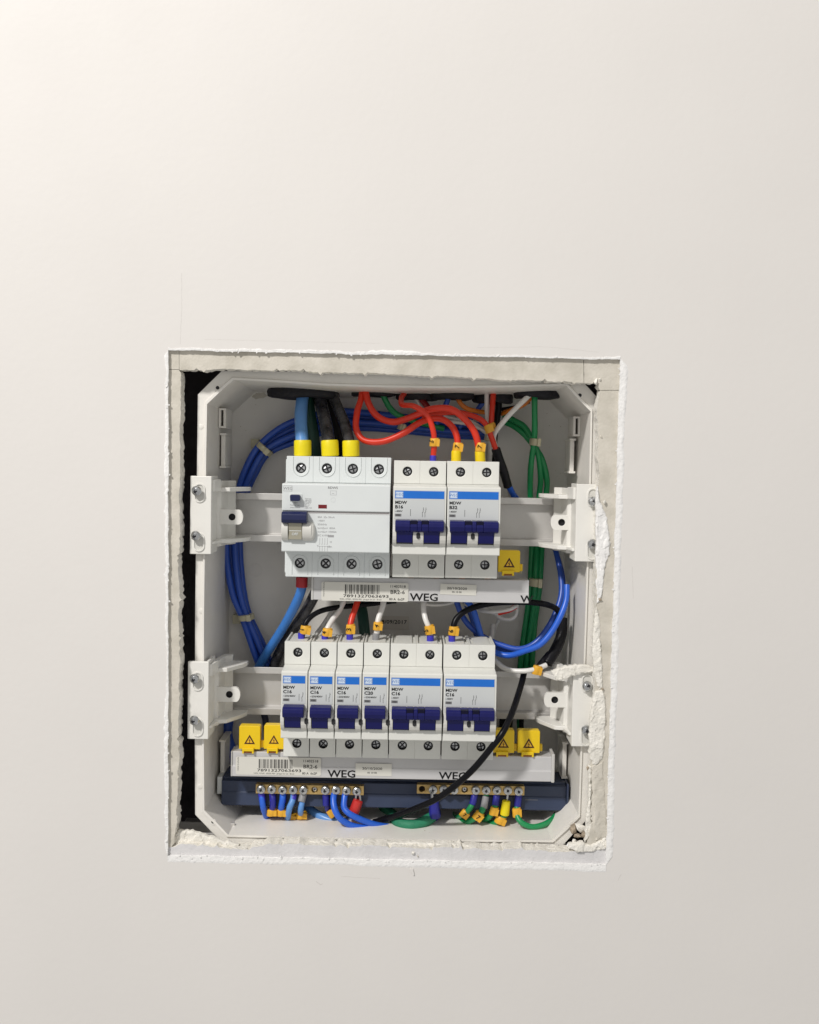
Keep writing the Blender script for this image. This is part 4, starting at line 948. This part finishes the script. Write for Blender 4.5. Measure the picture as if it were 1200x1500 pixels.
# --- green wires down the right
wire('green_wire', 'straight green wire falling from the right grommet', 'wire', [(783, 570, 68), (783.5, 600, 68), (783, 640, 74), (778, 680, 80), (777, 727, 88), (780, 770, 94), (778, 830, 92), (777, 855, 88), (772, 900, 92), (765, 950, 94), (760, 1010, 96), (762, 1080, 96), (762, 1150, 90)], 8.5, W_GRN, group='green earth wires on the right')
wire('green_wire', 'upper of two green wires curving in from the left to the top right tie', 'wire', [(738, 608, 92), (752, 615, 88), (768, 625, 84), (780, 645, 80), (789, 668, 82), (792, 700, 86), (790, 727, 90), (787, 790, 94), (784, 853, 86), (781, 900, 90), (773, 950, 94), (768, 1010, 96)], 8.5, W_GRN, group='green earth wires on the right')
wire('green_wire', 'lower of two green wires curving in from the left to the top right tie', 'wire', [(738, 618, 94), (752, 624, 90), (766, 634, 86), (779, 650, 84), (794, 672, 84), (801, 700, 86), (800, 727, 90), (795, 790, 94), (791, 853, 86), (788, 880, 88), (783, 920, 92), (779, 975, 94), (776, 1010, 96)], 8.5, W_GRN, group='green earth wires on the right')
wire('green_wire', 'green wire hidden in the middle of the vertical green bunch', 'wire', [(785, 795, 98), (782, 853, 92), (776, 900, 94), (768, 950, 98), (766, 1010, 98)], 8, mat('wire_deep_green', (.005, .10, .05), .4), group='green earth wires on the right')
wire('dark_cable', 'dark cable seen behind the gap between the right hand warning caps', 'cable', [(742, 1050, 88), (739, 1080, 88), (736, 1150, 86)], 20, W_BLK)
wire('dark_cable', 'slim dark cable seen above the rightmost warning cap', 'cable', [(764, 1050, 86), (764, 1075, 84), (764, 1120, 80)], 7, W_BLK)

# --- blue loops at the right, between the rows
wire('blue_wire', 'blue wire loop sweeping from under the upper strip to the right wall and up', 'wire',
     [(666, 872, 72), (674, 895, 72), (687, 916, 70), (705, 931, 70), (730, 943, 66), (760, 951, 62), (785, 941, 62), (804, 917, 64), (817, 890, 68), (823, 866, 72), (821, 840, 78), (814, 806, 86), (807, 785, 92)], 8.5, W_BLUE, group='blue loops right of the lower breakers')
wire('blue_wire', 'thin blue wire loop running just inside the brightest one', 'wire',
     [(700, 925, 78), (722, 945, 74), (750, 955, 70), (778, 949, 68), (797, 930, 68), (812, 906, 70), (820, 884, 74), (825, 850, 80), (817, 815, 90)], 7, W_BLUE, group='blue loops right of the lower breakers')
wire('blue_wire', 'brightest blue wire loop, with its end standing up by the right wall', 'wire',
     [(676, 872, 66), (692, 890, 66), (699, 911, 66), (709, 941, 64), (727, 956, 60), (748, 960, 56), (770, 953, 50), (790, 945, 46), (807, 927, 46), (821, 903, 47), (829, 880, 50), (830.5, 857, 54)], 9, W_MBLUE, group='blue loops right of the lower breakers')
wire('blue_wire', 'short blue wire dropping steeply behind the black wire beside the last lower breaker', 'wire', [(678, 872, 84), (690, 900, 84), (697, 925, 82), (705, 950, 80), (712, 985, 84)], 9, W_BLUE)
wire('black_wire', 'black wire arching from the last lower breaker under the upper strip to the right wall', 'wire',
     [(662, 940, 40), (664, 920, 40), (670, 905, 42), (686, 893, 44), (712, 885, 46), (745, 882, 46), (785, 883, 50), (806, 887, 54), (818, 896, 60), (822, 915, 62), (820, 935, 60)], 9, W_BLK,
     [marker(664.5, 924, 14, 13, 39, '6', 8, math.pi/2, -1), sleeve('ferrule', (662, 930.5), (662, 943), 10, B_BLUE, 39)])
wire('heat_shrink_splice', 'black heat shrink sleeve hanging by the right wall with a white wire end', 'splice',
     [(824, 905, 62), (822, 930, 60), (814, 952, 56), (801, 972, 52)], 20, M_TAPE, part='shrink_sleeve', parts=[sleeve('sleeve_tail', (806, 957), (789, 978), 11, M_TAPE, (56, 50))], taper=(.75, .85))
wire('white_wire', 'white wire with orange marker crossing above the lower rail into the black sleeve', 'wire',
     [(800, 974, 50), (786, 980, 46), (768, 983, 46), (745, 981, 50), (730, 972, 58), (722, 958, 68), (720, 940, 80), (722, 915, 88)], 7.5, W_WHT, [marker(786.5, 981.5, 13, 13, 46, '', 14)])
wire('black_wire', 'long black wire crossing in front of the last breaker down to the brass bars', 'wire',
     [(768, 984, 56), (763, 1005, 44), (752, 1040, 20), (737, 1072, 8), (720, 1095, 8), (695, 1125, 12), (668, 1150, 18), (640, 1170, 24), (610, 1184, 32), (580, 1195, 42), (548, 1204, 52)], 9.8, W_BLK)
wire('white_wire', 'white wire looping behind the black wire under the right end of the upper strip', 'wire', [(680, 884, 80), (700, 893, 74), (722, 896, 66), (745, 893, 60), (756, 888, 60)], 6, W_WHT)
wire('white_wire', 'white wire hanging in a small loop under the right end of the upper strip', 'wire', [(708, 889, 84), (722, 897, 82), (734, 905, 80), (748, 907, 78), (756, 900, 78), (757, 884, 80)], 5.5, W_WHT)
wire('red_wire', 'short red wire end under the right end of the upper strip', 'wire', [(730, 898, 70), (745, 894, 68), (756, 888, 68)], 8, W_RED)
wire('white_wire', 'pale wire hanging faintly from the small white loop down behind the lower breaker', 'wire', [(734, 903, 92), (726, 918, 94), (722, 935, 94), (718, 960, 94)], 5, W_WHT)
wire('white_wire', 'white wire end lying along the underside of the upper strip', 'wire', [(620, 884, 56), (636, 886, 58), (652, 885, 62), (664, 882, 66)], 5, W_WHT)

# --- feeds into the lower row
wire('black_wire', 'black wire curving from under the upper strip to the first lower breaker', 'wire',
     [(442, 938, 40), (445, 920, 40), (452, 907, 42), (468, 896, 46), (492, 890, 50), (530, 886, 56), (580, 880, 62)], 8, W_BLK, [marker(447.5, 922.5, 15, 12, 39, '1', 10, math.pi/2, -1.5), sleeve('ferrule', (441.5, 927), (441.5, 940), 10, B_BLUE, 39)], 'feeder wires of the lower row')
wire('white_wire', 'white wire curving into the second lower breaker', 'wire', [(504, 880, 52), (497, 895, 50), (487, 908, 46), (480, 920, 42), (476, 938, 40)], 8, W_WHT,
     [marker(479.5, 926, 14, 11.5, 39, '4', 8, math.pi/2, -1.5), sleeve('ferrule', (476, 930.5), (476, 942), 10, B_BLUE, 39)], 'feeder wires of the lower row')
wire('red_wire', 'red wire dropping into the third lower breaker with marker 3', 'wire', [(525, 878, 50), (520, 892, 46), (515, 908, 42), (513, 922, 40), (512.5, 938, 40)], 9, W_RED,
     [marker(513.5, 921.5, 13, 14, 39, '3', 2, math.pi/2, 1.0), sleeve('ferrule', (512.5, 927), (512.5, 941), 10, B_BLUE, 39)], 'feeder wires of the lower row')
wire('white_wire', 'white wire with marker 4 and grey ferrule into the C20 breaker', 'wire', [(563, 878, 50), (560, 890, 46), (555, 905, 42), (552.5, 920, 40), (551, 938, 40)], 8.5, W_WHT,
     [marker(553.5, 917, 13, 12, 39, '4', 6, math.pi/2*.8, 1.0), sleeve('ferrule', (551, 927.5), (550.5, 941), 10.5, B_GREY, 39)], 'feeder wires of the lower row')
wire('white_wire', 'white wire bending into the lower two pole breaker with blue ferrule', 'wire', [(621, 879, 50), (620.5, 892, 46), (624, 908, 42), (629, 922, 40), (631, 938, 40)], 8, W_WHT,
     [marker(629.5, 922.5, 14, 13, 39, '5', -8, math.pi/2, -2.5), sleeve('ferrule', (630.5, 930.5), (630.5, 943), 10.5, B_BLUE, 39)], 'feeder wires of the lower row')
wire('sky_blue_cable', 'sky blue cable leaving the dark red boot under the wide breaker', 'cable', [(443, 850, 44), (440, 868, 48), (430, 892, 58), (412, 924, 70), (392, 955, 82), (375, 985, 90)], 13.5, W_LBLUE2,
     [sleeve('lug_boot', (442.5, 845), (442, 860.5), 17.5, B_DRED, 40)])
wire('charcoal_cable', 'flat charcoal cable slanting beside the sky blue cable', 'cable', [(466, 862, 60), (450, 892, 66), (430, 922, 74), (412, 952, 84), (398, 985, 92)], 16, W_DGR)
wire('white_wire', 'added white strand standing for lit back wall behind the first two lower ferrules', 'wire', [(490, 890, 86), (474, 915, 80), (458, 937, 74), (445, 960, 72)], 7, W_WHT)  # added strand: its white stands for a lit stripe of the back wall

# --- wires under the left brass bar (neutral)
g = 'blue wires in the left brass bar'
def bwire(label, pts, d, m, parts=()): return wire('blue_wire', label, 'wire', pts, d, m, parts, g)
bwire('blue wire under the first screw of the left brass bar', [(383, 1158, 47), (384, 1172, 44), (386, 1184, 44), (391, 1197, 52), (398, 1204, 70)], 9, W_MBLUE, [sleeve('ferrule', (383, 1160), (384.5, 1175), 10, B_BLUE, (46, 44))])
bwire('blue wire under the second screw of the left brass bar, with orange marker', [(399, 1158, 47), (400, 1172, 44), (399, 1186, 46), (397, 1198, 62)], 9, B_NAVY, [sleeve('ferrule', (399, 1161), (400, 1174), 9.5, B_BLUE, (46, 44)), marker(398, 1189.5, 14.5, 10, 46, '', 0)])
bwire('blue wire under the third screw of the left brass bar, with orange marker', [(415, 1158, 47), (414, 1172, 44), (412, 1186, 46), (411, 1198, 62)], 9.5, W_MBLUE, [sleeve('ferrule', (415, 1161), (414, 1176), 10, B_BLUE, (46, 44)), marker(412.5, 1190, 13.5, 10, 46, '', 4)])
bwire('light blue wire under the fourth screw of the left brass bar', [(431, 1158, 47), (429, 1172, 43), (424, 1184, 42), (422, 1197, 48), (422, 1205, 66)], 9, W_LBLUE, [sleeve('ferrule', (431, 1160), (429.5, 1172), 9, B_BLUE, (46, 43)), marker(425, 1196.5, 17, 9, 52, '', 6)])
bwire('light blue wire with grey ferrule under the fifth screw of the left brass bar', [(444, 1158, 47), (443, 1174, 44), (440.5, 1188, 44), (441, 1200, 60)], 8.5, W_LBLUE, [sleeve('ferrule', (445, 1161), (441.5, 1175), 11, B_GREY, (46, 43)), marker(441.5, 1194, 16, 9, 50, '', 0)])
bwire('dark blue ferrule wire with tilted orange marker right of the empty hole', [(477, 1158, 47), (478, 1176, 46), (482, 1190, 52), (488, 1200, 62)], 8, B_NAVY, [sleeve('ferrule', (477.5, 1163), (478, 1180), 10.5, B_NAVY, (46, 45)), marker(485, 1191.5, 10, 12, 48, '', -35)])
bwire('long bright blue wire dropping from the left bar and sweeping right along the floor', [(491, 1157, 47), (488.5, 1170, 42), (491, 1186, 38), (499, 1200, 36), (518, 1210, 38), (545, 1213, 42), (575, 1212, 48), (600, 1206, 58), (620, 1192, 74)], 9.5, W_MBLUE)
bwire('second bright blue wire sweeping right, lying above the first', [(507, 1157, 47), (504.5, 1170, 43), (505, 1184, 40), (515, 1194, 38), (535, 1203, 40), (560, 1210, 44), (590, 1211, 50), (612, 1200, 66)], 9.5, W_MBLUE)
wire('red_boot_wire', 'red boot with two bare pins under the last screw of the left brass bar', 'wire', [(519, 1186, 46), (517, 1196, 54), (515, 1206, 70)], 10, B_DRED,
     [sleeve('lug_boot', (517, 1194), (525, 1172), 16, B_RED, 44, 15), sleeve('bare_pin', (521, 1174), (521.5, 1161), 4, M_STEEL, 45), sleeve('bare_pin', (528, 1174), (527, 1161), 4, M_STEEL, 45)])
wire('sky_blue_cable', 'thick light blue cable lying on the box floor under the left brass bar', 'cable', [(440, 1172, 74), (455, 1186, 62), (475, 1198, 54), (500, 1204, 52), (535, 1203, 60)], 13, W_LBLUE)
# --- and under the right brass bar (earth)
wire('green_sleeve_cable', 'thick scuffed green cable curving up towards the navy boot', 'cable', [(575, 1196, 56), (585, 1205, 44), (602, 1209, 40), (618, 1205, 42), (634, 1196, 48)], 16.5, W_SGRN)
wire('green_sleeve_cable', 'thick green cable end pointing back behind the bright blue wires', 'cable', [(560, 1180, 74), (569, 1188, 66), (580, 1197, 58), (592, 1210, 60)], 14, W_SGRN)
wire('navy_boot_wire', 'navy boot hanging under the second hole of the right brass bar', 'wire', [(637, 1185, 46), (638, 1198, 54), (640, 1206, 70)], 9, B_NAVY,
     [sleeve('lug_boot', (637.5, 1198), (635.5, 1174), 17.5, B_NAVY, 45, 15), sleeve('bare_pin', (633, 1176), (633, 1161), 4.5, M_STEEL, 45), sleeve('bare_pin', (639, 1175), (638, 1167), 4, M_FILL, 45)])
gg = 'green wires in the right brass bar'
def gwire(label, pts, d, m, parts=()): return wire('green_wire', label, 'wire', pts, d, m, parts, gg)
gwire('leftmost green wire of the right brass bar, marker turned sideways', [(696, 1158, 47), (693, 1174, 45), (688, 1185, 44), (680, 1193, 48), (670, 1196, 60), (664, 1192, 74)], 8, W_GRN, [sleeve('ferrule', (696, 1163), (692, 1179), 10, B_NAVY, (46, 44)), marker(680.5, 1192, 12, 11, 46, '7', 38, 0, 0)])
gwire('green wire with grey ferrule in the right brass bar', [(712, 1160, 47), (711, 1176, 45), (706, 1188, 43), (696, 1198, 44), (682, 1204, 50), (670, 1200, 64)], 8.5, W_GRN, [sleeve('ferrule', (712, 1166), (709, 1184), 10.5, B_GREY, (46, 44)), marker(700.5, 1195, 13, 13, 43, '7', 38, 0, 0)])
gwire('green wire with navy ferrule and upright marker left of the yellow boot', [(728, 1158, 47), (727, 1174, 45), (724, 1186, 44), (716, 1197, 46), (706, 1202, 56)], 8.5, W_GRN, [sleeve('ferrule', (728, 1164), (726, 1180), 10.5, B_NAVY, (46, 44)), marker(723.5, 1188, 12, 12, 43, '', 14)])
gwire('green wire ending in the yellow boot of the right brass bar', [(741, 1190, 45), (737, 1197, 44), (728, 1204, 46), (714, 1205, 54), (706, 1199, 70)], 8.5, W_GRN, [sleeve('wire_boot', (739, 1194), (742, 1173), 14, M_YBOOT, 43, 12.5), sleeve('bare_pin', (742.5, 1175), (744, 1162), 4, M_STEEL, 45), marker(733, 1201, 15, 11, 44, '', 24)])
gwire('long green wire sweeping right along the floor to the right corner', [(760, 1158, 47), (759, 1174, 45), (757, 1190, 42), (763, 1204, 38), (778, 1211, 37), (796, 1208, 40), (810, 1199, 48), (818, 1187, 60), (822, 1176, 76)], 8.5, W_GRN, [sleeve('ferrule', (760, 1163), (758, 1182), 10.5, B_NAVY, (46, 44)), marker(757, 1190, 12.5, 13, 42, '', -4)])
print('objects', len(bpy.data.objects))
